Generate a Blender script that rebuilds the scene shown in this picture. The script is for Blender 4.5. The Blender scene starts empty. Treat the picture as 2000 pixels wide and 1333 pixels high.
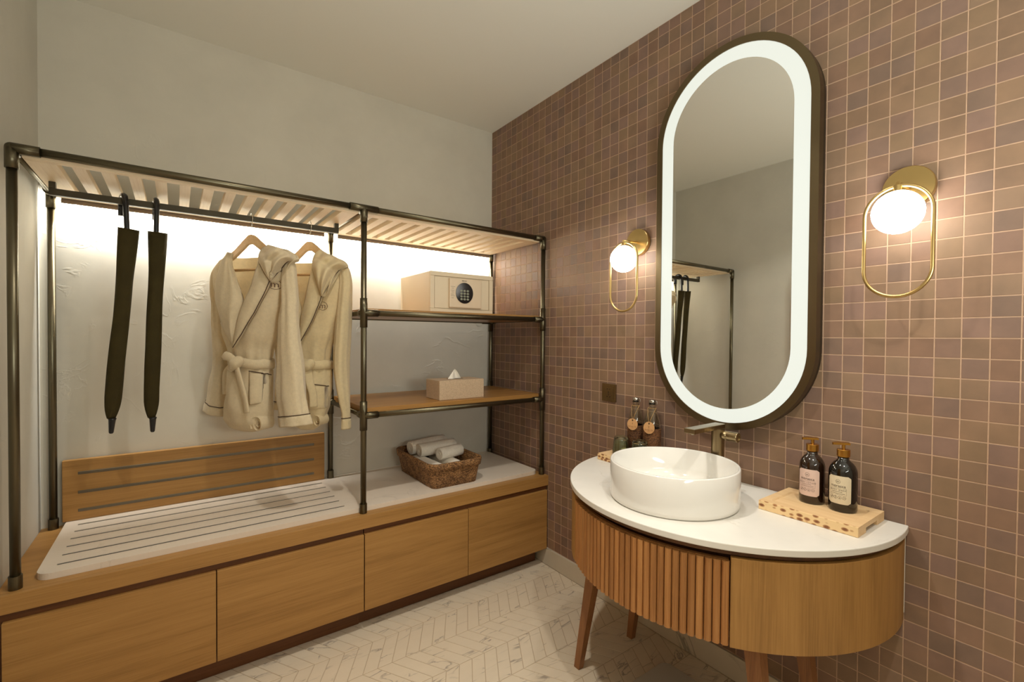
import bpy, bmesh, math, random
from math import sin, cos, pi, radians, sqrt, atan2
from mathutils import Vector, Matrix, noise as mnoise

random.seed(7)
S = bpy.context.scene
COL = S.collection

# ------------------------------------------------------------------ camera
cam = bpy.data.cameras.new('camera')
cam.sensor_fit = 'HORIZONTAL'
cam.sensor_width = 36.0
cam.lens = 900.0 / 2000.0 * 36.0
cam.shift_y = 7.124 / 2000.0
cam.clip_start = 0.02
co = bpy.data.objects.new('camera', cam)
COL.objects.link(co)
co.location = (-1.56293, -2.36909, 1.18146)
co.rotation_euler = (1.555683, -0.007155, -0.628979)
S.camera = co

# ------------------------------------------------------------------ world, exposure
W = bpy.data.worlds.new('world')
S.world = W
W.use_nodes = True
W.node_tree.nodes['Background'].inputs[0].default_value = (1.0, 0.95, 0.88, 1)
W.node_tree.nodes['Background'].inputs[1].default_value = 0.02
S.view_settings.view_transform = 'Standard'
S.view_settings.look = 'None'
S.view_settings.gamma = 1.0
S.view_settings.use_curve_mapping = False
S.view_settings.exposure = 0.0
S.cycles.use_denoising = True
S.cycles.max_bounces = 10
S.cycles.diffuse_bounces = 6
S.cycles.glossy_bounces = 5
S.cycles.transmission_bounces = 8
S.cycles.caustics_reflective = False
S.cycles.caustics_refractive = False
S.cycles.sample_clamp_indirect = 4.0

# ------------------------------------------------------------------ light levels
DOWN_A = 0.9      # ceiling spot above the basin
DOWN_B = 8.2      # ceiling spots in the middle of the room
CEILING_FILL = 26.0     # added upward fill behind the camera, not a lamp of the room
STRIP_W = 58.0      # each LED strip under the slatted shelves
GLOBE = 14.0       # sconce globes (emission strength)
RING = 0.82        # lit ring of the mirror
WARM = (1.0, 0.93, 0.82)


def downlight(name, x, y, power, size=0.07, spread=120, color=WARM):
    l = bpy.data.lights.new(name, 'AREA')
    l.shape = 'DISK'
    l.size = size
    l.energy = power
    l.spread = radians(spread)
    l.color = color
    o = bpy.data.objects.new(name, l)
    o.location = (x, y, 2.418)
    COL.objects.link(o)
    return o


downlight('downlight_lamp', -0.29, -1.497, DOWN_A, spread=75, color=(1.0, 0.96, 0.89))
downlight('downlight_lamp', -1.10, -1.42, DOWN_B)
downlight('downlight_lamp', -1.05, -2.45, DOWN_B)
# invented fill aimed up, no fixture there: washes the ceiling and the upper walls
ul = bpy.data.lights.new('ceiling_fill_light', 'AREA')
ul.shape = 'DISK'
ul.size = 0.7
ul.energy = CEILING_FILL
ul.color = (0.95, 1.0, 0.94)
uo = bpy.data.objects.new('ceiling_fill_light', ul)
uo.location = (-1.0, -2.95, 1.25)
uo.rotation_euler = (radians(180 - 28), 0, 0)
COL.objects.link(uo)


# ------------------------------------------------------------------ material helpers
def srgb(r, g, b):
    def f(c):
        c /= 255.0
        return c / 12.92 if c <= 0.04045 else ((c + 0.055) / 1.055) ** 2.4
    return (f(r), f(g), f(b), 1.0)


def new_mat(name):
    m = bpy.data.materials.new(name)
    m.use_nodes = True
    nt = m.node_tree
    b = nt.nodes['Principled BSDF']
    return m, nt, b


def node(nt, kind, **kw):
    n = nt.nodes.new(kind)
    for k, v in kw.items():
        setattr(n, k, v)
    return n


def ramp(nt, stops, interp='LINEAR'):
    r = node(nt, 'ShaderNodeValToRGB')
    r.color_ramp.interpolation = interp
    e = r.color_ramp.elements
    while len(e) < len(stops):
        e.new(0.5)
    for i, (p, c) in enumerate(stops):
        e[i].position = p
        e[i].color = c
    return r


def plain(name, col, rough=0.5, metal=0.0, spec=0.5, noise_amt=0.0, noise_scale=40, bump=0.0, bump_scale=200, sheen=0.0, coat=0.0):
    m, nt, b = new_mat(name)
    b.inputs['Base Color'].default_value = col
    b.inputs['Roughness'].default_value = rough
    b.inputs['Metallic'].default_value = metal
    b.inputs['Specular IOR Level'].default_value = spec
    b.inputs['Sheen Weight'].default_value = sheen
    b.inputs['Coat Weight'].default_value = coat
    b.inputs['Coat Roughness'].default_value = 0.05
    g = node(nt, 'ShaderNodeNewGeometry')
    if noise_amt:
        n = node(nt, 'ShaderNodeTexNoise')
        n.inputs['Scale'].default_value = noise_scale
        n.inputs['Detail'].default_value = 6
        nt.links.new(g.outputs['Position'], n.inputs['Vector'])
        lo = tuple(max(0, c * (1 - noise_amt)) for c in col[:3]) + (1,)
        hi = tuple(min(1, c * (1 + noise_amt)) for c in col[:3]) + (1,)
        r = ramp(nt, [(0.3, lo), (0.7, hi)])
        nt.links.new(n.outputs['Fac'], r.inputs[0])
        nt.links.new(r.outputs[0], b.inputs['Base Color'])
    if bump:
        n2 = node(nt, 'ShaderNodeTexNoise')
        n2.inputs['Scale'].default_value = bump_scale
        n2.inputs['Detail'].default_value = 4
        nt.links.new(g.outputs['Position'], n2.inputs['Vector'])
        bp = node(nt, 'ShaderNodeBump')
        bp.inputs['Strength'].default_value = bump
        bp.inputs['Distance'].default_value = 0.002
        nt.links.new(n2.outputs['Fac'], bp.inputs['Height'])
        nt.links.new(bp.outputs[0], b.inputs['Normal'])
    return m


def wood(name, dark, mid, light, axis, rough=0.45, fine=1.0, var=0.0, figure=0.5, spec=0.35):
    """grain runs along the given world axis; pores and growth bands across it"""
    m, nt, b = new_mat(name)
    L = nt.links
    g = node(nt, 'ShaderNodeNewGeometry')
    oi = node(nt, 'ShaderNodeObjectInfo')
    add = node(nt, 'ShaderNodeVectorMath', operation='SCALE')
    comb = node(nt, 'ShaderNodeCombineXYZ')
    for k in range(3):
        L.new(oi.outputs['Random'], comb.inputs[k])
    L.new(comb.outputs[0], add.inputs[0])
    add.inputs['Scale'].default_value = 13.0
    ad = node(nt, 'ShaderNodeVectorMath', operation='ADD')
    L.new(g.outputs['Position'], ad.inputs[0])
    L.new(add.outputs[0], ad.inputs[1])

    def mapped(al, ac):
        mp = node(nt, 'ShaderNodeMapping')
        s = [ac, ac, ac]
        s['xyz'.index(axis)] = al
        mp.inputs['Scale'].default_value = s
        L.new(ad.outputs[0], mp.inputs['Vector'])
        return mp
    n1 = node(nt, 'ShaderNodeTexNoise')
    n1.inputs['Scale'].default_value = 1.0
    n1.inputs['Detail'].default_value = 8
    n1.inputs['Roughness'].default_value = 0.65
    n1.inputs['Distortion'].default_value = 0.6 * figure
    L.new(mapped(1.2, 26 * fine).outputs[0], n1.inputs['Vector'])
    n2 = node(nt, 'ShaderNodeTexNoise')
    n2.inputs['Scale'].default_value = 1.0
    n2.inputs['Detail'].default_value = 3
    L.new(mapped(7, 420 * fine).outputs[0], n2.inputs['Vector'])
    mx = node(nt, 'ShaderNodeMix', data_type='FLOAT')
    mx.inputs[0].default_value = 0.38
    L.new(n1.outputs['Fac'], mx.inputs[2])
    L.new(n2.outputs['Fac'], mx.inputs[3])
    r = ramp(nt, [(0.30, dark), (0.50, mid), (0.72, light)])
    L.new(mx.outputs[0], r.inputs[0])
    out = r.outputs[0]
    if var:
        hs = node(nt, 'ShaderNodeHueSaturation')
        mr = node(nt, 'ShaderNodeMapRange')
        mr.inputs['To Min'].default_value = 1 - var
        mr.inputs['To Max'].default_value = 1 + var * 0.6
        L.new(oi.outputs['Random'], mr.inputs['Value'])
        L.new(mr.outputs[0], hs.inputs['Value'])
        L.new(out, hs.inputs['Color'])
        out = hs.outputs[0]
    L.new(out, b.inputs['Base Color'])
    b.inputs['Roughness'].default_value = rough
    b.inputs['Specular IOR Level'].default_value = spec
    bp = node(nt, 'ShaderNodeBump')
    bp.inputs['Strength'].default_value = 0.12
    bp.inputs['Distance'].default_value = 0.001
    L.new(mx.outputs[0], bp.inputs['Height'])
    L.new(bp.outputs[0], b.inputs['Normal'])
    return m


def plaster(name, col, amt=0.06):
    m, nt, b = new_mat(name)
    L = nt.links
    g = node(nt, 'ShaderNodeNewGeometry')
    n = node(nt, 'ShaderNodeTexNoise')
    n.inputs['Scale'].default_value = 3.0
    n.inputs['Detail'].default_value = 7
    n.inputs['Roughness'].default_value = 0.6
    L.new(g.outputs['Position'], n.inputs['Vector'])
    lo = tuple(c * (1 - amt) for c in col[:3]) + (1,)
    hi = tuple(min(1, c * (1 + amt)) for c in col[:3]) + (1,)
    r = ramp(nt, [(0.3, lo), (0.7, hi)])
    L.new(n.outputs['Fac'], r.inputs[0])
    L.new(r.outputs[0], b.inputs['Base Color'])
    b.inputs['Roughness'].default_value = 0.75
    b.inputs['Specular IOR Level'].default_value = 0.25
    # trowel strokes: thin raised arcs where two smeared noises cross
    n2 = node(nt, 'ShaderNodeTexNoise')
    n2.inputs['Scale'].default_value = 5.0
    n2.inputs['Detail'].default_value = 5
    n2.inputs['Distortion'].default_value = 1.6
    L.new(g.outputs['Position'], n2.inputs['Vector'])
    r2 = ramp(nt, [(0.47, (0, 0, 0, 1)), (0.5, (1, 1, 1, 1)), (0.52, (0.35, 0.35, 0.35, 1))])
    L.new(n2.outputs['Fac'], r2.inputs[0])
    n3 = node(nt, 'ShaderNodeTexNoise')
    n3.inputs['Scale'].default_value = 4.0
    L.new(g.outputs['Position'], n3.inputs['Vector'])
    r3 = ramp(nt, [(0.52, (0, 0, 0, 1)), (0.62, (1, 1, 1, 1))])
    L.new(n3.outputs['Fac'], r3.inputs[0])
    mu = node(nt, 'ShaderNodeMath', operation='MULTIPLY')
    L.new(r2.outputs[0], mu.inputs[0])
    L.new(r3.outputs[0], mu.inputs[1])
    ad = node(nt, 'ShaderNodeMath', operation='ADD')
    L.new(mu.outputs[0], ad.inputs[0])
    L.new(n.outputs['Fac'], ad.inputs[1])
    bp = node(nt, 'ShaderNodeBump')
    bp.inputs['Strength'].default_value = 0.15
    bp.inputs['Distance'].default_value = 0.004
    L.new(ad.outputs[0], bp.inputs['Height'])
    L.new(bp.outputs[0], b.inputs['Normal'])
    return m


def marble(name, base, vein, dens=0.5, scale=3.0, rough=0.3, per_piece=True):
    m, nt, b = new_mat(name)
    L = nt.links
    g = node(nt, 'ShaderNodeNewGeometry')
    oi = node(nt, 'ShaderNodeObjectInfo')
    vec = g.outputs['Position']
    if per_piece:
        sm = node(nt, 'ShaderNodeMath', operation='ADD')
        L.new(oi.outputs['Random'], sm.inputs[0])
        L.new(g.outputs['Random Per Island'], sm.inputs[1])
        comb = node(nt, 'ShaderNodeCombineXYZ')
        for k, f in enumerate((37.0, 23.0, 11.0)):
            mm = node(nt, 'ShaderNodeMath', operation='MULTIPLY')
            mm.inputs[1].default_value = f
            L.new(sm.outputs[0], mm.inputs[0])
            L.new(mm.outputs[0], comb.inputs[k])
        ad = node(nt, 'ShaderNodeVectorMath', operation='ADD')
        L.new(vec, ad.inputs[0])
        L.new(comb.outputs[0], ad.inputs[1])
        vec = ad.outputs[0]
    mp = node(nt, 'ShaderNodeMapping')
    mp.inputs['Rotation'].default_value = (0, 0, radians(28))
    mp.inputs['Scale'].default_value = (0.75, 2.6, 1.0) if per_piece else (1, 1, 1)
    L.new(vec, mp.inputs['Vector'])
    vec = mp.outputs[0]
    n = node(nt, 'ShaderNodeTexNoise')
    n.inputs['Scale'].default_value = scale
    n.inputs['Detail'].default_value = 6
    n.inputs['Roughness'].default_value = 0.5
    n.inputs['Distortion'].default_value = 0.9
    L.new(vec, n.inputs['Vector'])
    r = ramp(nt, [(0.478, (0, 0, 0, 1)), (0.5, (0.9, 0.9, 0.9, 1)), (0.506, (0, 0, 0, 1))])
    L.new(n.outputs['Fac'], r.inputs[0])
    n2 = node(nt, 'ShaderNodeTexNoise')
    n2.inputs['Scale'].default_value = scale * 1.7
    L.new(vec, n2.inputs['Vector'])
    r2 = ramp(nt, [(0.60 - 0.2 * dens, (0, 0, 0, 1)), (0.72 - 0.2 * dens, (1, 1, 1, 1))])
    L.new(n2.outputs['Fac'], r2.inputs[0])
    mu = node(nt, 'ShaderNodeMath', operation='MULTIPLY')
    L.new(r.outputs[0], mu.inputs[0])
    L.new(r2.outputs[0], mu.inputs[1])
    n3 = node(nt, 'ShaderNodeTexNoise')
    n3.inputs['Scale'].default_value = scale * 2
    n3.inputs['Detail'].default_value = 4
    L.new(vec, n3.inputs['Vector'])
    lo = tuple(c * 0.95 for c in base[:3]) + (1,)
    r3 = ramp(nt, [(0.3, lo), (0.7, base)])
    L.new(n3.outputs['Fac'], r3.inputs[0])
    mx = node(nt, 'ShaderNodeMix', data_type='RGBA')
    L.new(mu.outputs[0], mx.inputs[0])
    L.new(r3.outputs[0], mx.inputs[6])
    mx.inputs[7].default_value = vein
    L.new(mx.outputs[2], b.inputs['Base Color'])
    b.inputs['Roughness'].default_value = rough
    b.inputs['Specular IOR Level'].default_value = 0.4
    return m


PITCH = 0.05
Y_TILE0 = -0.0524
Z_TILE0 = 1.188


def tile_mat():
    m, nt, b = new_mat('clay_mosaic')
    L = nt.links
    g = node(nt, 'ShaderNodeNewGeometry')
    sep = node(nt, 'ShaderNodeSeparateXYZ')
    L.new(g.outputs['Position'], sep.inputs[0])
    cells = []
    for out, off in (('Y', Y_TILE0), ('Z', Z_TILE0)):
        a = node(nt, 'ShaderNodeMath', operation='SUBTRACT')
        L.new(sep.outputs[out], a.inputs[0])
        a.inputs[1].default_value = off
        d = node(nt, 'ShaderNodeMath', operation='DIVIDE')
        L.new(a.outputs[0], d.inputs[0])
        d.inputs[1].default_value = PITCH
        f = node(nt, 'ShaderNodeMath', operation='FLOOR')
        L.new(d.outputs[0], f.inputs[0])
        cells.append(f)
    comb = node(nt, 'ShaderNodeCombineXYZ')
    L.new(cells[0].outputs[0], comb.inputs[0])
    L.new(cells[1].outputs[0], comb.inputs[1])
    wn = node(nt, 'ShaderNodeTexWhiteNoise', noise_dimensions='2D')
    L.new(comb.outputs[0], wn.inputs['Vector'])
    cols = [(137, 112, 92), (142, 115, 93), (132, 107, 88), (136, 109, 95), (136, 110, 98), (139, 114, 91),
            (126, 104, 91), (134, 108, 88), (139, 111, 93), (130, 106, 94), (141, 116, 96), (133, 105, 88)]
    r = ramp(nt, [(k / len(cols), srgb(*c)) for k, c in enumerate(cols)], 'CONSTANT')
    L.new(wn.outputs['Value'], r.inputs[0])
    n = node(nt, 'ShaderNodeTexNoise')
    n.inputs['Scale'].default_value = 16
    n.inputs['Detail'].default_value = 6
    L.new(g.outputs['Position'], n.inputs['Vector'])
    n2 = node(nt, 'ShaderNodeTexNoise')
    n2.inputs['Scale'].default_value = 500
    L.new(g.outputs['Position'], n2.inputs['Vector'])
    mx = node(nt, 'ShaderNodeMix', data_type='RGBA')
    mx.blend_type = 'MULTIPLY'
    mx.inputs[0].default_value = 1.0
    L.new(r.outputs[0], mx.inputs[6])
    rr = ramp(nt, [(0.3, (0.88, 0.88, 0.88, 1)), (0.7, (1.08, 1.06, 1.04, 1))])
    L.new(n.outputs['Fac'], rr.inputs[0])
    L.new(rr.outputs[0], mx.inputs[7])
    L.new(mx.outputs[2], b.inputs['Base Color'])
    b.inputs['Roughness'].default_value = 0.5
    b.inputs['Specular IOR Level'].default_value = 0.3
    bp = node(nt, 'ShaderNodeBump')
    bp.inputs['Strength'].default_value = 0.15
    bp.inputs['Distance'].default_value = 0.0008
    L.new(n2.outputs['Fac'], bp.inputs['Height'])
    L.new(bp.outputs[0], b.inputs['Normal'])
    return m


def brushed(name, col, rough=0.35):
    m, nt, b = new_mat(name)
    b.inputs['Base Color'].default_value = col
    b.inputs['Metallic'].default_value = 1.0
    b.inputs['Roughness'].default_value = rough
    b.inputs['Anisotropic'].default_value = 0.3
    return m


def emit(name, col, strength, base=0.8):
    m, nt, b = new_mat(name)
    b.inputs['Base Color'].default_value = (base, base, base, 1)
    b.inputs['Emission Color'].default_value = col
    b.inputs['Emission Strength'].default_value = strength
    return m


def glass(name, col, rough=0.0, ior=1.45):
    m, nt, b = new_mat(name)
    b.inputs['Base Color'].default_value = col
    b.inputs['Roughness'].default_value = rough
    b.inputs['IOR'].default_value = ior
    b.inputs['Transmission Weight'].default_value = 1.0
    return m


def woven(name, dark, light, scale=140):
    m, nt, b = new_mat(name)
    L = nt.links
    g = node(nt, 'ShaderNodeNewGeometry')
    v = node(nt, 'ShaderNodeTexVoronoi')
    v.inputs['Scale'].default_value = scale
    mp = node(nt, 'ShaderNodeMapping')
    mp.inputs['Scale'].default_value = (1, 1, 1.9)
    L.new(g.outputs['Position'], mp.inputs[0])
    L.new(mp.outputs[0], v.inputs['Vector'])
    n = node(nt, 'ShaderNodeTexNoise')
    n.inputs['Scale'].default_value = 30
    L.new(g.outputs['Position'], n.inputs['Vector'])
    mx = node(nt, 'ShaderNodeMix', data_type='FLOAT')
    mx.inputs[0].default_value = 0.45
    L.new(v.outputs['Distance'], mx.inputs[2])
    L.new(n.outputs['Fac'], mx.inputs[3])
    r = ramp(nt, [(0.25, light), (0.62, dark)])
    L.new(mx.outputs[0], r.inputs[0])
    L.new(r.outputs[0], b.inputs['Base Color'])
    b.inputs['Roughness'].default_value = 0.7
    bp = node(nt, 'ShaderNodeBump')
    bp.invert = True
    bp.inputs['Strength'].default_value = 0.8
    bp.inputs['Distance'].default_value = 0.003
    L.new(v.outputs['Distance'], bp.inputs['Height'])
    L.new(bp.outputs[0], b.inputs['Normal'])
    return m


OAK_D, OAK_M, OAK_L = srgb(134, 97, 51), srgb(163, 121, 67), srgb(178, 136, 79)
M = {}
M['oak_x'] = wood('oak_along_x', OAK_D, OAK_M, OAK_L, 'x')
M['oak_z'] = wood('oak_upright', OAK_D, OAK_M, OAK_L, 'z', fine=0.8)
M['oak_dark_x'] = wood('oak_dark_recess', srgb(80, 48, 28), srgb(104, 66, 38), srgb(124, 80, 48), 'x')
M['oak_shelf'] = wood('oak_shelf', srgb(134, 94, 48), srgb(164, 119, 64), srgb(178, 134, 78), 'x', rough=0.35)
M['pine_y'] = wood('pale_ash_slats', srgb(214, 186, 150), srgb(233, 211, 178), srgb(240, 222, 192), 'y', fine=0.7, var=0.05)
M['pine_x'] = wood('pale_ash_rail', srgb(214, 186, 150), srgb(230, 207, 172), srgb(238, 219, 188), 'x', fine=0.7)
M['teak'] = wood('teak_flutes', srgb(122, 76, 38), srgb(168, 116, 66), srgb(192, 142, 88), 'z', fine=1.3, var=0.16, figure=1.5)
M['walnut_leg'] = wood('stained_leg', srgb(110, 70, 40), srgb(142, 96, 58), srgb(160, 112, 70), 'z', fine=1.2, var=0.05)
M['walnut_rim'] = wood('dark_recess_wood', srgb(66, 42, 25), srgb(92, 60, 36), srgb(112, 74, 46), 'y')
M['hanger_wood'] = wood('beech_hanger', srgb(206, 170, 124), srgb(222, 188, 142), srgb(232, 202, 160), 'y', fine=0.6)
M['tray_wood'] = wood('pine_tray', srgb(206, 168, 122), srgb(224, 190, 144), srgb(233, 204, 162), 'y', fine=0.6, rough=0.55)
M['plaster_back'] = plaster('trowelled_plaster', srgb(206, 200, 186))
M['plaster_left'] = plaster('trowelled_plaster_left', srgb(206, 203, 192))
M['paint_ceiling'] = plain('matt_white_ceiling', srgb(228, 226, 217), rough=0.9, spec=0.1)
M['marble_floor'] = marble('marble_chevron', srgb(220, 206, 184), srgb(140, 128, 118), dens=0.6, scale=4.0, rough=0.38)
M['marble_skirt'] = marble('marble_skirting', srgb(206, 196, 178), srgb(140, 134, 122), dens=0.5, scale=3.0, rough=0.3, per_piece=False)
M['grout_floor'] = plain('floor_grout', srgb(186, 168, 144), rough=0.9)
M['tile'] = tile_mat()
M['grout'] = plain('wall_grout', srgb(186, 154, 129), rough=0.9, noise_amt=0.08, noise_scale=60)
M['pipe'] = brushed('bronze_pipe', srgb(108, 101, 82), rough=0.36)
M['fitting'] = brushed('bronze_fitting', srgb(100, 93, 75), rough=0.38)
M['bar'] = plain('dark_bronze_bar', srgb(66, 60, 46), rough=0.45, metal=0.6)
M['steel'] = brushed('steel_inlay', srgb(120, 112, 98), rough=0.4)
M['groove'] = plain('groove_inlay', srgb(62, 58, 50), rough=0.5, metal=0.3)
M['stone'] = marble('white_stone', srgb(226, 214, 199), srgb(208, 196, 181), dens=0.4, scale=5, rough=0.35, per_piece=False)
M['quartz'] = marble('white_quartz', srgb(226, 223, 216), srgb(206, 201, 192), dens=0.5, scale=6, rough=0.28, per_piece=False)
M['ceramic'] = plain('glazed_ceramic', srgb(228, 225, 219), rough=0.08, spec=0.5, coat=0.4)
M['brass'] = brushed('satin_brass', srgb(196, 168, 112), rough=0.3)
M['brass_dark'] = brushed('antique_brass', srgb(152, 134, 102), rough=0.27)
M['gold'] = brushed('gold_pump', srgb(186, 136, 62), rough=0.3)
M['mirror_frame'] = brushed('bronze_mirror_frame', srgb(112, 98, 74), rough=0.38)
M['mirror_side'] = brushed('dark_mirror_side', srgb(80, 72, 58), rough=0.42)
M['glow'] = emit('lit_ring', (0.97, 1.0, 0.88, 1), RING, 0.08)
M['globe'] = emit('opal_globe', (1.0, 0.95, 0.85, 1), GLOBE)
M['led'] = emit('led_tape', (1.0, 0.9, 0.74, 1), 6.0)
M['baffle'] = plain('led_profile', srgb(120, 104, 88), rough=0.5, metal=0.3)
mm, nt_, b_ = new_mat('mirror_glass')
b_.inputs['Base Color'].default_value = (0.86, 0.86, 0.83, 1)
b_.inputs['Metallic'].default_value = 1.0
b_.inputs['Roughness'].default_value = 0.004
M['mirror'] = mm
M['terry'] = plain('cream_terry', srgb(222, 206, 174), rough=0.95, spec=0.1, noise_amt=0.06, noise_scale=90, bump=0.9, bump_scale=420, sheen=0.3)
M['terry2'] = plain('cream_terry_warm', srgb(224, 206, 166), rough=0.95, spec=0.1, noise_amt=0.06, noise_scale=90, bump=0.9, bump_scale=420, sheen=0.3)
M['towel'] = plain('white_towelling', srgb(242, 235, 222), rough=0.95, spec=0.1, noise_amt=0.05, noise_scale=120, bump=1.0, bump_scale=380, sheen=0.3)
for k_ in ('terry', 'terry2'):
    nt_ = M[k_].node_tree
    tr_ = node(nt_, 'ShaderNodeBsdfTranslucent')
    tr_.inputs['Color'].default_value = srgb(238, 222, 182)
    mx_ = node(nt_, 'ShaderNodeMixShader')
    mx_.inputs[0].default_value = 0.22
    ou_ = nt_.nodes['Material Output']
    nt_.links.new(nt_.nodes['Principled BSDF'].outputs[0], mx_.inputs[1])
    nt_.links.new(tr_.outputs[0], mx_.inputs[2])
    nt_.links.new(mx_.outputs[0], ou_.inputs['Surface'])
M['piping'] = plain('brown_piping', srgb(70, 48, 30), rough=0.8)
M['emb'] = plain('brown_embroidery', srgb(96, 68, 48), rough=0.8)
M['olive'] = plain('olive_canvas', srgb(54, 46, 20), rough=0.85, spec=0.2, noise_amt=0.12, noise_scale=25, bump=0.4, bump_scale=300)
M['black'] = plain('black_plastic', srgb(20, 22, 26), rough=0.25)
M['black_gloss'] = plain('black_gloss', srgb(10, 12, 15), rough=0.12, spec=0.25)
M['safe'] = plain('cream_enamel', srgb(222, 206, 178), rough=0.45)
M['safe_panel'] = plain('cream_plastic', srgb(220, 200, 172), rough=0.4)
M['key'] = plain('grey_keys', srgb(150, 154, 136), rough=0.4)
M['ink'] = plain('dark_print', srgb(60, 46, 36), rough=0.7)
M['ink_key'] = plain('key_print', srgb(70, 72, 60), rough=0.7)
M['linen'] = plain('taupe_linen', srgb(192, 168, 140), rough=0.9, noise_amt=0.12, noise_scale=180, bump=0.6, bump_scale=500)
M['tissue'] = plain('white_tissue', srgb(240, 234, 222), rough=0.9)
M['rattan'] = woven('woven_rattan', srgb(92, 62, 34), srgb(186, 140, 90), 120)
M['cork'] = woven('woven_sleeve', srgb(78, 46, 22), srgb(140, 92, 48), 190)
M['bottle_glass'] = glass('smoke_glass', (0.86, 0.86, 0.78, 1))
M['green_glass'] = glass('recycled_green_glass', (0.72, 0.86, 0.72, 1))
M['amber'] = plain('amber_glass', srgb(34, 18, 8), rough=0.05, coat=0.6)
M['amber2'] = plain('dark_amber_glass', srgb(12, 8, 5), rough=0.05, coat=0.6)
M['label_pink'] = plain('pink_label', srgb(216, 188, 176), rough=0.6)
M['label_cream'] = plain('cream_label', srgb(214, 200, 172), rough=0.6)
M['tag'] = plain('kraft_tag', srgb(196, 148, 98), rough=0.8, noise_amt=0.06, noise_scale=200)
M['twine'] = plain('jute_twine', srgb(168, 132, 84), rough=0.9)
M['metal_clip'] = brushed('bright_wire', srgb(200, 198, 190), rough=0.2)
M['scale_top'] = plain('pale_scale_top', srgb(190, 184, 172), rough=0.3)
M['burn'] = plain('scorched_knots', srgb(120, 72, 40), rough=0.7)
M['knot_front'] = None


def tray_front_mat():
    m, nt, b = new_mat('pine_bark_edge')
    L = nt.links
    g = node(nt, 'ShaderNodeNewGeometry')
    mp = node(nt, 'ShaderNodeMapping')
    mp.inputs['Scale'].default_value = (0.0, 48, 84)
    L.new(g.outputs['Position'], mp.inputs[0])
    v = node(nt, 'ShaderNodeTexVoronoi')
    v.inputs['Scale'].default_value = 1.0
    v.inputs['Randomness'].default_value = 0.62
    L.new(mp.outputs[0], v.inputs['Vector'])
    r = ramp(nt, [(0.2, srgb(126, 80, 48)), (0.34, srgb(172, 120, 76)), (0.45, srgb(230, 198, 148))])
    L.new(v.outputs['Distance'], r.inputs[0])
    L.new(r.outputs[0], b.inputs['Base Color'])
    b.inputs['Roughness'].default_value = 0.6
    return m


M['tray_edge'] = tray_front_mat()


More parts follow.
